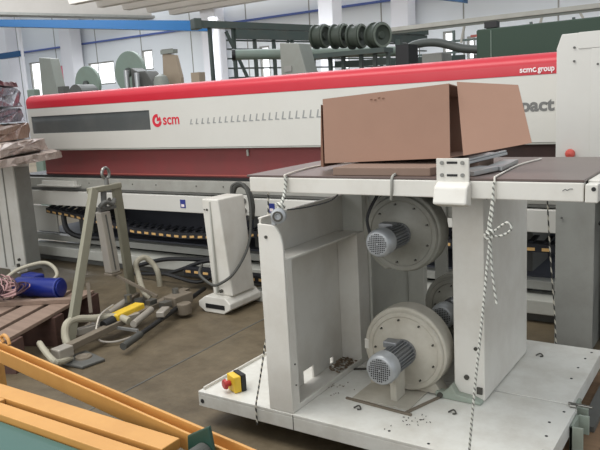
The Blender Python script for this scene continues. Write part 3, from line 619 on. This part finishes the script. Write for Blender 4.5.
# right end column
MB().prism([(-0.777, .755), (-0.30, .755), (-0.30, 1.487), (-0.755, 1.482), (-0.777, 1.42)], 'y', 3.32, 3.70).build('end_housing', 'colw', sw, bev=0.003)
MB().prism([(-0.775, 0), (-0.60, 0), (-0.60, .754), (-0.775, .754)], 'y', 3.325, 3.70).build('end_leg', 'grey', sw, bev=0.003)  # lower part of the column, its shade painted in as darker grey
pn = MB(); pn.box(-.683, -.31, 3.3165, 3.3198, 1.412, 1.484); pn.box(-.628, -.31, 3.3165, 3.3198, .80, 1.410); pn.build('end_cover', 'colw', sw, bev=0.002)
MB().box(-.56, -.30, 3.45, 3.6, 0, .754).build('inner_post', 'greyd', sw)
b = MB()
for (x, z) in [(-.70, 1.36), (-.70, 1.42), (-.745, .64), (-.60, 1.34)]: b.cyl((x, 3.3135, z), (x, 3.3202, z), .005, 10)
b.build('end_screws', 'greyd', sw)
eb = MB(); eb.lathe((-.705, 3.322, .945), (0, -1, 0), [(0, .010), (.02, .010), (.021, .020), (.035, .023), (.045, .018), (.05, .0)], 24); eb.build('stop_knob', 'redd', sw, smooth=True)
b = MB(); b.tube([(-.58, 3.35, .62), (-.55, 3.33, .60), (-.52, 3.34, .56)], .012, 8); b.tube([(-.57, 3.4, .3), (-.56, 3.33, .2), (-.55, 3.35, .05)], .010, 8); b.build('side_cable', 'black', sw)

# ================================================================== WHITE PEDESTAL
pd = thing('white_pedestal', (-2.65, 3.2, 0), 'white pedestal column on a flared slotted foot, beside the A-frame lifter', 'pedestal')
cl = MB(); cl.hexa([(-2.755, 3.08, .106), (-2.60, 3.08, .106), (-2.60, 3.30, .106), (-2.755, 3.30, .106), (-2.775, 3.06, .705), (-2.645, 3.06, .705), (-2.635, 3.30, .705), (-2.775, 3.30, .705)])
cl.build('column', 'white', pd, bev=0.008)
MB().box(-2.712, -2.704, 3.055, 3.075, .12, .69).build('column_seam', 'sawg', pd)
ft = MB(); ft.prism([(-2.79, 0.002), (-2.64, 0.002), (-2.585, .035), (-2.585, .070), (-2.625, .105), (-2.78, .105), (-2.84, .065), (-2.84, .035)], 'y', 3.03, 3.34)
ft.build('foot', 'white', pd, bev=0.006)
MB().prism([(-2.78, .030), (-2.63, .030), (-2.63, .058), (-2.78, .058)], 'y', 3.027, 3.031).build('fork_slot', 'black', pd)
b = MB(); b.cyl((-2.735, 3.056, .64), (-2.735, 3.064, .64), .007, 12); b.cyl((-2.755, 3.056, .64), (-2.755, 3.064, .64), .004, 12); b.cyl((-2.68, 3.06, .135), (-2.68, 3.075, .135), .011, 14); b.build('screws', 'bolt', pd)
rf = MB(); rf.prism([(3.341, .002), (3.60, .002), (3.60, .03), (3.341, .07)], 'x', -2.72, -2.57); rf.build('rear_foot', 'sawg', pd, bev=0.004)
c = MB(); c.tube([(-2.76, 3.33, .68), (-2.76, 3.34, .745), (-2.71, 3.36, .765), (-2.66, 3.36, .72), (-2.615, 3.33, .60), (-2.585, 3.25, .40), (-2.585, 3.10, .26), (-2.64, 3.02, .20), (-2.70, 3.01, .19), (-2.80, 3.02, .24), (-2.85, 3.1, .28)], .009, 8)
tag(c.build('looped_cable', 'rubber'), 'grey cable looping over and around the white pedestal', 'cable')
c = MB(); c.tube([(-2.79, 3.38, .68), (-2.77, 3.39, .735), (-2.72, 3.40, .745), (-2.67, 3.40, .70), (-2.65, 3.40, .62), (-2.66, 3.40, .55), (-2.69, 3.40, .52)], .016, 8)
tag(c.build('coiled_hose', 'rubber'), 'dark coiled hose behind the top of the white pedestal', 'hose')

# ================================================================== A-FRAME VACUUM LIFTER
af = thing('vacuum_lifter', (-3.1, 2.6, 0), 'olive-grey A-frame vacuum lifter with hanging cylinder, resting on the floor', 'lifting device')
g = MB().bar((-3.29, 2.69, .80), (-2.995, 2.17, .03), .055, .03, (1, 0, 0)).build('frame_leg', 'aframe', af, bev=.004)
MB().bar((-3.30, 2.87, .80), (-3.385, 2.985, .03), .06, .03, (1, 0, 0)).build('frame_leg', 'aframe', af, bev=.004)
MB().bar((-3.30, 2.66, .795), (-3.30, 2.90, .80), .045, .035).build('head_bar', 'aframe', af, bev=.005)
h = MB(); n = 20; ring = [(-3.30, 2.80+.028*math.cos(a), .885+.034*math.sin(a)) for a in [math.radians(-70+k*340/n*0.95) for k in range(n)]]
h.tube(ring, .0095, 8, smooth=0); h.cyl((-3.30, 2.80, .81), (-3.30, 2.80, .855), .014, 12); h.build('lifting_hook', 'steel', af)
cy = MB(); cy.hexa([(-3.33, 2.735, .27), (-3.265, 2.735, .27), (-3.265, 2.81, .27), (-3.33, 2.81, .27), (-3.33, 2.71, .66), (-3.275, 2.71, .66), (-3.275, 2.785, .66), (-3.33, 2.785, .66)])
co_ = cy.build('cylinder', 'cyl', af, bev=.008)
MB().bar((-3.2635, 2.770, .29), (-3.2725, 2.745, .64), .008, .004, (1, 0, 0)).build('cylinder_groove', 'greyd', co_)
MB().box(-3.335, -3.26, 2.73, 2.815, .255, .269).build('end_cap', 'frame', co_, bev=.003)
b = MB(); b.tube([(-3.27, 2.70, .69), (-3.25, 2.73, .72), (-3.26, 2.79, .70), (-3.28, 2.83, .72)], .014, 8); b.cyl((-3.30, 2.76, .66), (-3.30, 2.77, .79), .018, 12); b.box(-3.31, -3.27, 2.71, 2.83, .665, .685); b.build('valve', 'greyd', co_)
MB().bar((-3.28, 2.77, .255), (-3.02, 2.86, .12), .016, .016).build('stay_rod', 'frame', af)
MB().bar((-3.20, 2.50, .28), (-3.14, 2.45, .12), .02, .02).build('stay_rod', 'frame', af)
# lower frame
MB().bar((-2.90, 2.10, .07), (-3.02, 3.12, .09), .05, .035).build('frame_beam', 'frame', af, bev=.003)
MB().bar((-3.05, 2.22, .04), (-3.38, 3.02, .05), .05, .03).build('frame_beam', 'frame', af, bev=.003)
MB().bar((-3.166, 2.456, .05), (-2.745, 2.435, .075), .014, .014).build('frame_rod', 'alu', af)
MB().bar((-3.05, 2.27, .075), (-2.93, 2.62, .085), .04, .035).build('frame_tube', 'cyl', af, bev=.003)
MB().cyl((-2.69, 2.29, .05), (-2.985, 3.25, .07), .014, 14).build('handle_bar', 'black', af)
MB().cyl((-2.683, 2.27, .05), (-2.735, 2.44, .0535), .020, 16).build('grip', 'rubber', af)
MB().bar((-2.965, 2.46, .10), (-3.00, 2.70, .10), .07, .06).build('control_unit', 'yel', af, bev=.008)
MB().cyl((-3.09, 2.53, .10), (-3.145, 2.72, .11), .022, 16).build('side_cylinder', 'cyl', af)
MB().cyl((-2.815, 2.47, .09), (-2.90, 2.69, .10), .020, 16).build('side_cylinder', 'cyl', af)
MB().cyl((-2.955, 2.38, .09), (-2.96, 2.455, .10), .028, 16).build('front_boss', 'black', af)
MB().bar((-2.80, 2.66, .09), (-2.85, 2.76, .09), .05, .035).build('coupling', 'cyl', af, bev=.006)
b = MB(); b.cyl((-2.84, 2.90, .02), (-2.84, 2.90, .09), .045, 20); b.box(-2.97, -2.87, 2.86, 3.02, .06, .125); b.build('pump_motor', 'frame', af, bev=.006)
b = MB(); b.cyl((-3.10, 2.70, .12), (-3.10, 2.70, .165), .022, 14); b.cyl((-3.16, 2.90, .07), (-3.16, 2.90, .13), .022, 14); b.box(-3.0, -2.96, 2.74, 2.80, .09, .13); b.box(-2.93, -2.88, 2.78, 2.84, .08, .115); b.cyl((-2.95, 2.95, .125), (-2.95, 2.95, .155), .02, 14); b.build('valve_stack', 'steel', af)
for i, (x, y) in enumerate([(-2.80, 2.13), (-3.28, 2.95)]):
    s = MB(); s.hexa([(x-.14, y-.10, .002), (x+.07, y-.09, .002), (x+.09, y+.04, .002), (x-.11, y+.08, .002), (x-.14, y-.10, .016), (x+.07, y-.09, .016), (x+.09, y+.04, .016), (x-.11, y+.08, .016)])
    if i == 0: pad = s.build('suction_plate', 'greyd', af, bev=.004); MB().lathe((x-.03, y, .016), (0, 0, 1), [(0, .045), (.008, .042), (.010, .03), (.004, .02), (.004, 0)], 24).build('suction_ring', 'frame', pad)
    else:
        s.bm.free(); MB().cone((x, y, .002), (x, y, .05), .06, .035, 20).build('suction_cup', 'rubber', af)
MB().box(-2.90, -2.83, 1.99, 2.08, .045, .10).build('filter_box', 'cyl', af, bev=.006)
MB().tube([(-2.945, 2.14, .03), (-3.0, 2.16, .09), (-3.03, 2.2, .145), (-3.04, 2.27, .150), (-3.02, 2.37, .128), (-2.98, 2.46, .115), (-2.93, 2.50, .10), (-2.88, 2.50, .09)], .021, 12).build('vacuum_hose', 'hose', af)
MB().tube([(-3.073, 2.85, .107), (-3.128, 2.85, .152), (-3.30, 2.98, .20), (-3.335, 3.0, .27), (-3.325, 3.07, .295), (-3.28, 3.1, .245), (-3.245, 3.1, .19), (-3.237, 3.1, .10)], .018, 12).build('vacuum_hose', 'hose', af)
MB().tube([(-2.85, 2.07, .03), (-2.80, 1.95, .06), (-2.88, 1.95, .10), (-2.96, 1.98, .12), (-2.99, 2.0, .10), (-2.97, 2.02, .06)], .015, 10).build('vacuum_hose', 'hose', af)
MB().tube([(-3.0, 2.5, .17), (-2.98, 2.38, .14), (-2.92, 2.3, .05), (-2.85, 2.36, .02), (-2.8, 2.5, .03)], .006, 8).build('air_line', 'cyl', af)

# ================================================================== LEFT TABLE, PALLET, WRAPPED STACK
sp = thing('side_table_leg', (-5.1, 3.4, 0), 'grey-white cabinet leg standing left of the saw, under the wrapped boards', 'cabinet')
MB().box(-5.55, -4.935, 3.26, 3.41, 0, .93).build('body', 'white', sp, bev=.006)
MB().box(-4.934, -4.925, 3.27, 3.40, .01, .855).build('side_cover', 'grey', sp)
b = MB(); b.box(-5.08, -5.072, 3.252, 3.26, .02, .86); b.box(-5.2, -5.19, 3.252, 3.26, .02, .86); b.build('front_ribs', 'grey', sp)
b = MB(); b.box(-5.06, -4.94, 3.20, 3.259, .0, .05); b.build('foot_flange', 'white', sp, bev=.004)
b = MB(); b.cyl((-5.0, 3.245, .1), (-5.0, 3.26, .1), .012, 12); b.cyl((-4.97, 3.22, .05), (-4.97, 3.22, .075), .014, 12); b.build('bolts', 'bolt', sp)
def crumple(name, poly, z0, z1, mt, label, seedv, amp=.02, cat='bundle'):
    rnd = random.Random(seedv)
    m_ = MB(); m_.prism(poly, 'z', z0, z1); bm = m_.bm
    bmesh.ops.triangulate(bm, faces=bm.faces)
    for _ in range(4): bmesh.ops.subdivide_edges(bm, edges=[e for e in bm.edges if e.calc_length() > .06], cuts=1)
    for v in bm.verts:
        k = 1 if v.co.z > z0+.001 else 0
        v.co += V((rnd.uniform(-amp, amp), rnd.uniform(-amp, amp), rnd.uniform(-amp*.2, amp*.8)*k))
    return tag(m_.build(name, mt), label, cat, 'wrapped board bundles')
crumple('wrapped_board_bundle', [(-4.52, 3.36), (-4.30, 3.26), (-3.95, 2.50), (-5.2, 2.50), (-5.5, 3.4)], .94, .985, 'wrapw', 'pale crumpled plastic-wrapped board, lowest of the stack at the left edge', 1, .012)
crumple('wrapped_board_bundle', [(-4.48, 3.26), (-3.98, 2.55), (-5.3, 2.55), (-5.5, 3.3)], 1.002, 1.08, 'wrapw', 'brown wrapped board bundle lying on the pale board at the left edge', 2, .014)
crumple('wrapped_board_bundle', [(-4.64, 3.24), (-4.14, 2.60), (-5.3, 2.6), (-5.5, 3.3)], 1.095, 1.20, 'wrapb', 'thick brown cardboard bundle in the middle of the left stack', 3, .016)
crumple('wrapped_board_bundle', [(-4.70, 3.26), (-4.12, 2.60), (-5.3, 2.6), (-5.5, 3.3)], 1.22, 1.31, 'wrap', 'bluish clear-wrapped bundle above the thick brown one at left', 4, .014)
crumple('wrapped_board_bundle', [(-4.72, 3.26), (-4.12, 2.60), (-5.3, 2.6), (-5.5, 3.3)], 1.33, 1.46, 'wrap', 'shiny grey clear-wrapped bundle near the top of the left stack', 5, .018)
crumple('wrapped_board_bundle', [(-4.72, 3.24), (-4.16, 2.60), (-5.3, 2.6), (-5.5, 3.3)], 1.48, 1.51, 'wrapd', 'dark red wrapped bundle, topmost of the stack at the left edge', 6, .012)
pl = thing('plank_pallet', (-3.6, 2.2, 0), 'low worn pallet of brown planks on the floor at left', 'pallet')
dx, dy = V((.93, .37, 0)).normalized(), V((-.37, .93, 0)).normalized()
O = V((-3.18, 2.40, 0))
def pp(a, b_, z): p = O+dx*a+dy*b_; return (p.x, p.y, z)
for k in range(4):
    a = -.05-k*.155
    q = MB().hexa([pp(a-.12, -.62, .165), pp(a, -.62, .165), pp(a, .28, .165), pp(a-.12, .28, .165), pp(a-.12, -.62, .185), pp(a, -.62, .185), pp(a, .28, .185), pp(a-.12, .28, .185)])
    q.build('plank', 'wood', pl, bev=.003)
for b_ in (-.58, -.2, .2):
    MB().hexa([pp(-.75, b_, .0), pp(-.03, b_, .0), pp(-.03, b_+.09, .0), pp(-.75, b_+.09, .0), pp(-.75, b_, .164), pp(-.03, b_, .164), pp(-.03, b_+.09, .164), pp(-.75, b_+.09, .164)]).build('bearer', 'woodd', pl)
tag(MB().bar((-3.72, 2.10, .198), (-3.22, 2.42, .198), .05, .022).build('loose_plank', 'wood'), 'long thin weathered plank lying across the pallet', 'plank')
bc = thing('blue_canister', (-3.45, 2.36, .26), 'blue plastic canister lying on the plank pallet', 'canister')
MB().lathe((-3.68, 2.36, .245), (.96, .27, 0), [(0, 0), (0, .05), (.01, .058), (.30, .058), (.305, .050), (.318, .050), (.32, .046), (.315, 0)], 28).build('body', 'blue', bc, smooth=True)
MB().lathe((-3.68, 2.36, .245), (.96, .27, 0), [(.296, .0588), (.300, .061), (.306, .061), (.309, .0555)], 28).build('rim', 'bluel', bc)
bl = thing('blue_plastic_block', (-3.75, 2.46, .19), 'small blue plastic block behind the tangled wires on the pallet', 'block')
MB().box(-3.78, -3.64, 2.45, 2.53, .188, .29).build('body', 'blue', bl, bev=.012)
c = MB(); rnd = random.Random(5)
for k in range(26):
    x, y = -3.63+rnd.uniform(-.12, .10), 2.24+rnd.uniform(-.05, .03); pts = []
    r = rnd.uniform(.04, .10); tl = rnd.uniform(.1, 1.4)
    for j in range(10): a = j/9*2*math.pi*1.1; pts.append((x+r*math.cos(a), y+r*math.sin(a)*math.cos(tl), .27+r*math.sin(a)*math.sin(tl)*.8))
    c.tube(pts, .0038, 6, smooth=3)
tag(c.build('tangled_wires', 'pink'), 'tangle of pinkish-brown wires piled on the pallet beside the blue canister', 'wires', None, 'stuff')
c = MB(); c.tube([(-3.86, 2.35, .24), (-3.84, 2.48, .305), (-3.76, 2.60, .33), (-3.68, 2.62, .31), (-3.62, 2.60, .26), (-3.62, 2.52, .215)], .012, 10)
tag(c.build('brown_hose', 'hose'), 'beige hose arching behind the blue canister on the pallet', 'hose')

# ================================================================== FOREGROUND YELLOW BEAMS
yb = thing('yellow_channel_beam', (-1.3, 1.1, .6), 'slanting orange-yellow steel channel beam, rear one at the lower left', 'beam')
A0, A1 = V((-2.35, 1.303, .5)), V((-.80, 1.075, .5)); dd = (A1-A0).normalized(); nn = V((dd.y, -dd.x, 0))  # nn points towards the camera
def pt(o_, t, z): p = A0+dd*t+nn*o_; return (p.x, p.y, z)
L_ = (A1-A0).length
def long(o0, o1, z0, z1, nm, mtn, par, t0=0, t1=None):
    t1 = L_ if t1 is None else t1
    return MB().hexa([pt(o1, t0, z0), pt(o1, t1, z0), pt(o0, t1, z0), pt(o0, t0, z0), pt(o1, t0, z1), pt(o1, t1, z1), pt(o0, t1, z1), pt(o0, t0, z1)]).build(nm, mtn, par, bev=.002)
long(0, .008, .47, .5, 'rear_flange', 'orange', yb)
long(.0085, .0395, .462, .469, 'web', 'orange', yb)
long(.040, .047, .455, .502, 'front_flange', 'orange', yb)
y2 = thing('yellow_flat_beam', (-1.4, 1.0, .5), 'broad orange-yellow steel frame beam, front one at the lower left', 'beam')
MB().box(-2.3, -1.075, .988, 1.046, .475, .5).build('rear_plate', 'orange', y2, bev=.002)
MB().box(-2.3, -.78, .968, .987, .455, .47).build('groove', 'woodd', y2)
MB().box(-1.665, -.78, .922, .967, .455, .5).build('front_plate', 'orange', y2, bev=.002)
MB().box(-2.3, -1.666, .922, .987, .474, .5).build('end_plate', 'orange', y2, bev=.002)
gt = thing('green_machine_table', (-1.6, .7, .45), 'teal-green painted steel surface in the bottom left corner', 'machine')
MB().box(-2.3, -.85, .3, .917, .43, .485).build('top', 'teal', gt, bev=.004)
MB().box(-2.2, -.95, .35, .88, 0, .429).build('base', 'teal', gt)
for i, x in enumerate((-2.2, -.95)):
    MB().box(x, x+.08, .93, 1.0, 0, .454).build('leg', 'orange', y2)
MB().box(-2.30, -2.22, 1.26, 1.33, 0, .424).build('leg', 'orange', yb); MB().box(-.88, -.82, 1.0, 1.04, 0, .424).build('leg', 'orange', yb)
lu = MB(); lu.tube([(-2.09, 1.262, .505), (-2.10, 1.262, .52), (-2.08, 1.262, .53), (-2.06, 1.26, .52), (-2.05, 1.257, .503)], .006, 8); lu.build('lifting_lug', 'orange', yb)
rc_ = thing('green_roller_bracket', (-1.0, 1.0, .5), 'dark green bracket with a grey roller on the yellow beam', 'bracket')
MB().hexa([(-1.055, 1.045, .44), (-.945, 1.025, .44), (-.945, 1.035, .44), (-1.055, 1.055, .44), (-1.050, 1.045, .512), (-.968, 1.030, .560), (-.968, 1.04, .560), (-1.050, 1.055, .512)]).build('plate', 'dgreen', rc_, bev=.003)
MB().cyl((-.985, .975, .492), (-.985, 1.029, .492), .026, 24).build('roller', 'rubber', rc_)

# ================================================================== BACKGROUND MACHINES
def disc(c, r, d, th, label, mt='sage', post=True):
    t = thing('round_grey_disc', (c[0], c[1], 0), label, 'wheel', 'round discs behind the saw')
    MB().cyl(V(c), V(c)+V(d)*th*.4, r, 40).build('disc', mt, t, bev=.01)
    MB().lathe(V(c), -V(d), [(0, r*.22), (.03, r*.2), (.05, r*.1), (.05, 0)], 20).build('hub', 'duct', t)
    p = V(c)+V(d)*(th*.4+.04); MB().box(p.x-.06, p.x+.06, p.y-.04, p.y+.04, 0, c[2]).build('stand', 'grey', t)
    return t
dv = (0, 1, 0)
disc((-7.25, 6.0, 1.62), .235, dv, .12, 'round sage-green disc at left behind the saw, lower of two')
disc((-6.45, 6.0, 1.72), .255, dv, .14, 'larger round sage-green disc with dark hub, right of the lower one')
b = thing('grey_duct_housing', (-6.6, 5.9, 0), 'low dark domed housing between the two round discs', 'housing'); MB().cyl((-6.80, 5.45, 1.47), (-6.80, 5.7, 1.47), .13, 28).build('drum', 'greyd', b); MB().box(-6.85, -6.75, 5.5, 5.6, 0, 1.35).build('stand', 'grey', b)
b = thing('tall_grey_panel', (-8.0, 6.0, 0), 'tall tapered grey-green panel standing behind the saw at far left', 'panel')
MB().prism([(-8.2, 0), (-7.72, 0), (-7.76, 1.4), (-7.87, 2.0), (-8.1, 2.03), (-8.13, 1.4)], 'y', 5.95, 6.1).build('panel', 'greyg', b, bev=.01)
MB().box(-8.38, -8.22, 5.9, 6.0, 0, 1.62).build('side_box', 'sage', b, bev=.01); MB().box(-7.71, -7.60, 5.9, 6.0, 0, 1.62).build('bracket', 'greyd', b)
b = thing('tan_board', (-5.75, 6.0, 0), 'tan board with grey edge leaning upright behind the saw', 'board')
MB().prism([(-5.97, 0), (-5.62, 0), (-5.60, 1.6), (-5.66, 1.86), (-5.86, 1.90), (-5.88, 1.55)], 'y', 6.0, 6.05).build('panel', 'tan', b)
MB().box(-5.87, -5.67, 5.98, 6.06, 1.885, 1.93).build('top_edge', 'greyg', b)
b = thing('grey_machine_head', (-6.0, 5.8, 0), 'low grey machine head with two pale cylinders between disc and board', 'machine')
MB().prism([(-6.15, 0), (-5.80, 0), (-5.80, 1.55), (-5.92, 1.70), (-6.05, 1.70), (-6.15, 1.75)], 'y', 5.75, 5.95).build('casing', 'greyd', b, bev=.01)
MB().cyl((-6.15, 5.68, 1.3), (-6.15, 5.68, 1.72), .03, 16).build('cylinder', 'alu', b); MB().cyl((-5.98, 5.68, 1.3), (-5.98, 5.68, 1.68), .03, 16).build('cylinder', 'alu', b)
MB().lathe((-5.72, 5.8, 1.56), (0, 0, 1), [(-1.56, .09), (0, .09), (.06, .07), (.09, .02), (.09, 0)], 20).build('dome', 'greyg', b, smooth=True)
b = thing('small_beige_box', (-5.15, 5.8, 0), 'small beige box top peeking above the red cover', 'box'); MB().box(-5.26, -5.14, 5.8, 5.9, 0, 1.63).build('casing', 'tan', b)

# long dark green rack running away to the right
rk = thing('pipe_rack', (-5, 7, 0), 'long dark green-grey storage rack behind the saw', 'rack')
R0, R1 = V((-5.31, 6.0, 2.17)), V((-4.25, 10.0, 2.17))
MB().bar(R0, R1, .10, .075).build('top_beam', 'rack', rk)
MB().bar(R0+V((.16, .5, -.10)), R1+V((0, 0, -.10)), .05, .11).build('lower_beam', 'rack', rk)
MB().bar(R0+V((-.02, -.03, 0)), R0+V((.02, .05, 0)), .14, .12).build('end_cap', 'rack', rk, bev=.01)
def rp3(t): return R0.lerp(R1, t)
for t in (.045, .125, .20, .272, .345, .75, .9):
    p = rp3(t); MB().box(p.x-.018, p.x+.018, p.y-.018, p.y+.018, 0, 2.13).build('post', 'rack', rk)
for z in (2.0, 1.90, 1.79, 1.68, 1.57, 1.46):
    MB().bar(V((*rp3(.10).xy, z)), V((*rp3(1).xy, z)), .02, .018).build('shelf_rail', 'rack', rk)
MB().bar(V((*rp3(.10).xy, 2.1)), V((*rp3(.18).xy, 1.45)), .03, .03).build('brace', 'rack', rk)
MB().bar(V((*rp3(.30).xy, 1.75)), V((*rp3(.34).xy, 2.1)), .025, .025).build('brace', 'rack', rk); MB().bar(V((*rp3(.80).xy, 2.1)), V((*rp3(.95).xy, 1.6)), .025, .025).build('brace', 'rack', rk)
for k in range(2):   # second bay further right
    for i in range(6):
        x = -4.2+i*.62+(.2 if k else 0); MB().box(x-.02, x+.02, 11+k*.6, 11.04+k*.6, 0, 2.25).build('post', 'rack', rk)
for z in (1.55, 1.72, 1.9, 2.08): MB().box(-5.2, -1.1, 11.25, 11.28, z, z+.035).build('shelf_rail', 'rack', rk)
pt_ = thing('long_grey_tube', (-4.7, 6, 1.8), 'long grey-green tube with dark end lying on the rack', 'tube')
T0, T1 = V((-4.78, 6.0, 1.79)), V((-3.2, 7.2, 1.73))
MB().cyl(T0, T1, .055, 20).build('tube', 'tubeg', pt_); MB().cyl(T0+(T0-T1).normalized()*.03, T0+(T1-T0).normalized()*.01, .062, 20).build('end_ring', 'black', pt_)
MB().bar((-3.7, 6.3, 1.61), (-2.55, 7.0, 1.60), .05, .06).build('support_arm', 'rack', pt_)
MB().box(-4.20, -4.12, 6.36, 6.46, 0, 1.70).build('stand', 'rack', pt_); MB().box(-3.4, -3.3, 6.9, 7.0, 0, 1.66).build('stand', 'rack', pt_)
rlp = None
for i, (x, y, z, lab) in enumerate([(-3.68, 6.0, 1.876, 'leftmost of the four olive reels above the red cover'), (-3.46, 6.0, 1.858, 'second from the left of the four olive reels above the red cover'), (-3.27, 6.0, 1.836, 'third from the left of the four olive reels above the red cover'), (-3.04, 6.0, 1.826, 'rightmost of the four olive reels, the tilted one')]):
    if rlp is None:
        rlp = thing('metal_reel', (x, y, z), lab, 'reel', 'reels above the saw')
        d = V((1, 0, 0)); c = V((x, y, z))
        MB().lathe(c-d*.07, d, [(0, 0), (0, .10), (.01, .118), (.03, .12), (.035, .10), (.09, .10), (.10, .118), (.13, .118), (.14, .105), (.13, .09), (.12, .04), (.135, .03), (.135, 0)], 32).build('drum', 'reel', rlp, smooth=True)
        MB().lathe(c-d*.07, d, [(.141, .112), (.145, .112), (.145, .092), (.141, .092)], 32).build('rim_ring', 'reelf', rlp)
    else:
        r_ = copy_tree(rlp, (x-rlp.location.x, y-rlp.location.y, z-rlp.location.z)); r_['label'] = lab
        if i == 3: r_.rotation_euler = (0, .06, math.radians(-22)); r_.scale = (1.02, 1.02, 1.02)
hb_ = thing('reel_shelf', (-3.4, 6.1, 0), 'dark shelf beam carrying the four olive reels', 'shelf')
MB().box(-3.85, -2.93, 5.9, 6.1, 1.66, 1.705).build('beam', 'rack', hb_)
for x in (-3.8, -3.6, -3.45, -3.25, -3.1, -2.96): MB().box(x, x+.03, 6.0, 6.04, 0, 1.66).build('post', 'rack', hb_)
b = thing('grey_cabinet', (-3.9, 5.6, 0), 'pale grey tapered cabinet top in front of the rack', 'cabinet')
MB().prism([(-3.63, 0), (-3.30, 0), (-3.35, 1.5), (-3.42, 1.76), (-3.62, 1.78)], 'y', 5.2, 5.4).build('casing', 'greyg', b, bev=.008); MB().box(-3.58, -3.50, 5.19, 5.2, 1.52, 1.57).build('plate', 'grey', b)
b = thing('dark_motor_block', (-3.05, 5.4, 0), 'dark square housing beneath the right reel', 'housing'); MB().box(-2.62, -2.50, 5.5, 5.7, 0, 1.68).build('casing', 'black', b)
# ducts on the right
b = thing('ventilation_duct', (-2.4, 6.0, 1.6), 'dark curved ventilation duct behind the red cover at right', 'duct')
MB().tube([(-2.88, 6.0, 1.40), (-2.80, 6.0, 1.60), (-2.68, 6.0, 1.70), (-2.45, 6.0, 1.705), (-2.2, 6.0, 1.63), (-1.95, 6.0, 1.60)], .038, 14).build('pipe', 'duct', b, smooth=True)
MB().box(-2.62, -2.42, 6.05, 6.3, 0, 1.62).build('housing', 'grey', b, bev=.01)
MB().box(-2.10, -2.02, 5.98, 6.04, 0, 1.57).build('stand', 'duct', b)
gm = thing('green_machine', (-1.2, 5.6, 0), 'large dark green machine housing behind the red cover at right', 'machine')
MB().prism([(-1.905, 0), (.6, 0), (.6, 1.74), (-1.905, 1.735)], 'y', 5.5, 6.6).build('casing', 'gmach', gm, bev=.01)
MB().box(-1.79, -1.785, 5.494, 5.4995, .4, 1.72).build('seam', 'sage', gm); MB().box(-1.85, -1.75, 5.52, 5.6, 1.742, 1.79).build('hook', 'black', gm)
rb_ = thing('runway_beam', (-1, 9, 2.1), 'long beige runway beam with open truss crossing behind the green machine', 'beam')
MB().box(-4.35, 1.5, 9.0, 9.12, 2.145, 2.20).build('top_flange', 'beige', rb_); MB().box(-4.35, 1.5, 9.03, 9.09, 2.115, 2.144).build('web', 'greyg', rb_); MB().box(-3.2, 1.5, 9.0, 9.02, 1.955, 1.985).build('red_rail', 'redl', rb_)
for i, x in enumerate((-3.3, -2.95, -2.3, -1.85, -1.4, -.9)): MB().bar((x, 9.05, 2.115), (x+(.12 if i % 2 else -.05), 9.05, 1.90), .025, .025, (0, 1, 0)).build('truss_member', 'beige', rb_)
for x in (-4.3, 1.3): MB().box(x, x+.08, 9.02, 9.1, 0, 2.03).build('post', 'rack', rb_)
# blue cranes
jc = thing('jib_crane', (-11.4, 12.9, 0), 'long bright blue crane arm crossing above the discs at left', 'crane')
a_, b_2 = V((-13.75, 8.45, 3.30)), V((-11.2, 13.2, 3.30))
dn = (b_2-a_).normalized(); s_ = V((-dn.y, dn.x, 0))*.06
MB().hexa([a_-s_-V((0, 0, .13)), b_2-s_-V((0, 0, .25)), b_2+s_-V((0, 0, .25)), a_+s_-V((0, 0, .13)), a_-s_, b_2-s_, b_2+s_, a_+s_]).build('arm', 'bluec', jc)
MB().cyl((-11.25, 13.38, 0), (-11.25, 13.38, 3.4), .13, 20).build('mast', 'pillar', jc)
jc = thing('blue_crane_beam', (-23, 15, 3.6), 'short blue beam at the far left edge beneath the long crane arm', 'crane')
MB().box(-23.6, -22.3, 15.6, 15.8, 3.42, 3.62).build('arm', 'bluec', jc); MB().box(-22.4, -22.25, 15.65, 15.75, 0, 6.2).build('mast', 'pillar', jc)
jc = thing('blue_crane_beam', (-7, 15, 5), 'blue crane beam cut by the top edge at right of centre', 'crane')
MB().hexa([(-7.1, 16.0, 3.60), (-5.85, 16.0, 3.31), (-5.85, 16.3, 3.31), (-7.1, 16.3, 3.60), (-7.1, 16.0, 3.95), (-5.85, 16.0, 3.64), (-5.85, 16.3, 3.64), (-7.1, 16.3, 3.95)]).build('arm', 'bluec', jc)
MB().box(-6.8, -6.65, 16.1, 16.2, 3.88, 6.5).build('hanger', 'bluec', jc)
bn = tag(MB().box(-23.2, -22.5, 17.93, 17.985, 1.9, 3.15).build('red_banner', 'daypink'), 'pinkish red banner on the far wall at left', 'banner')
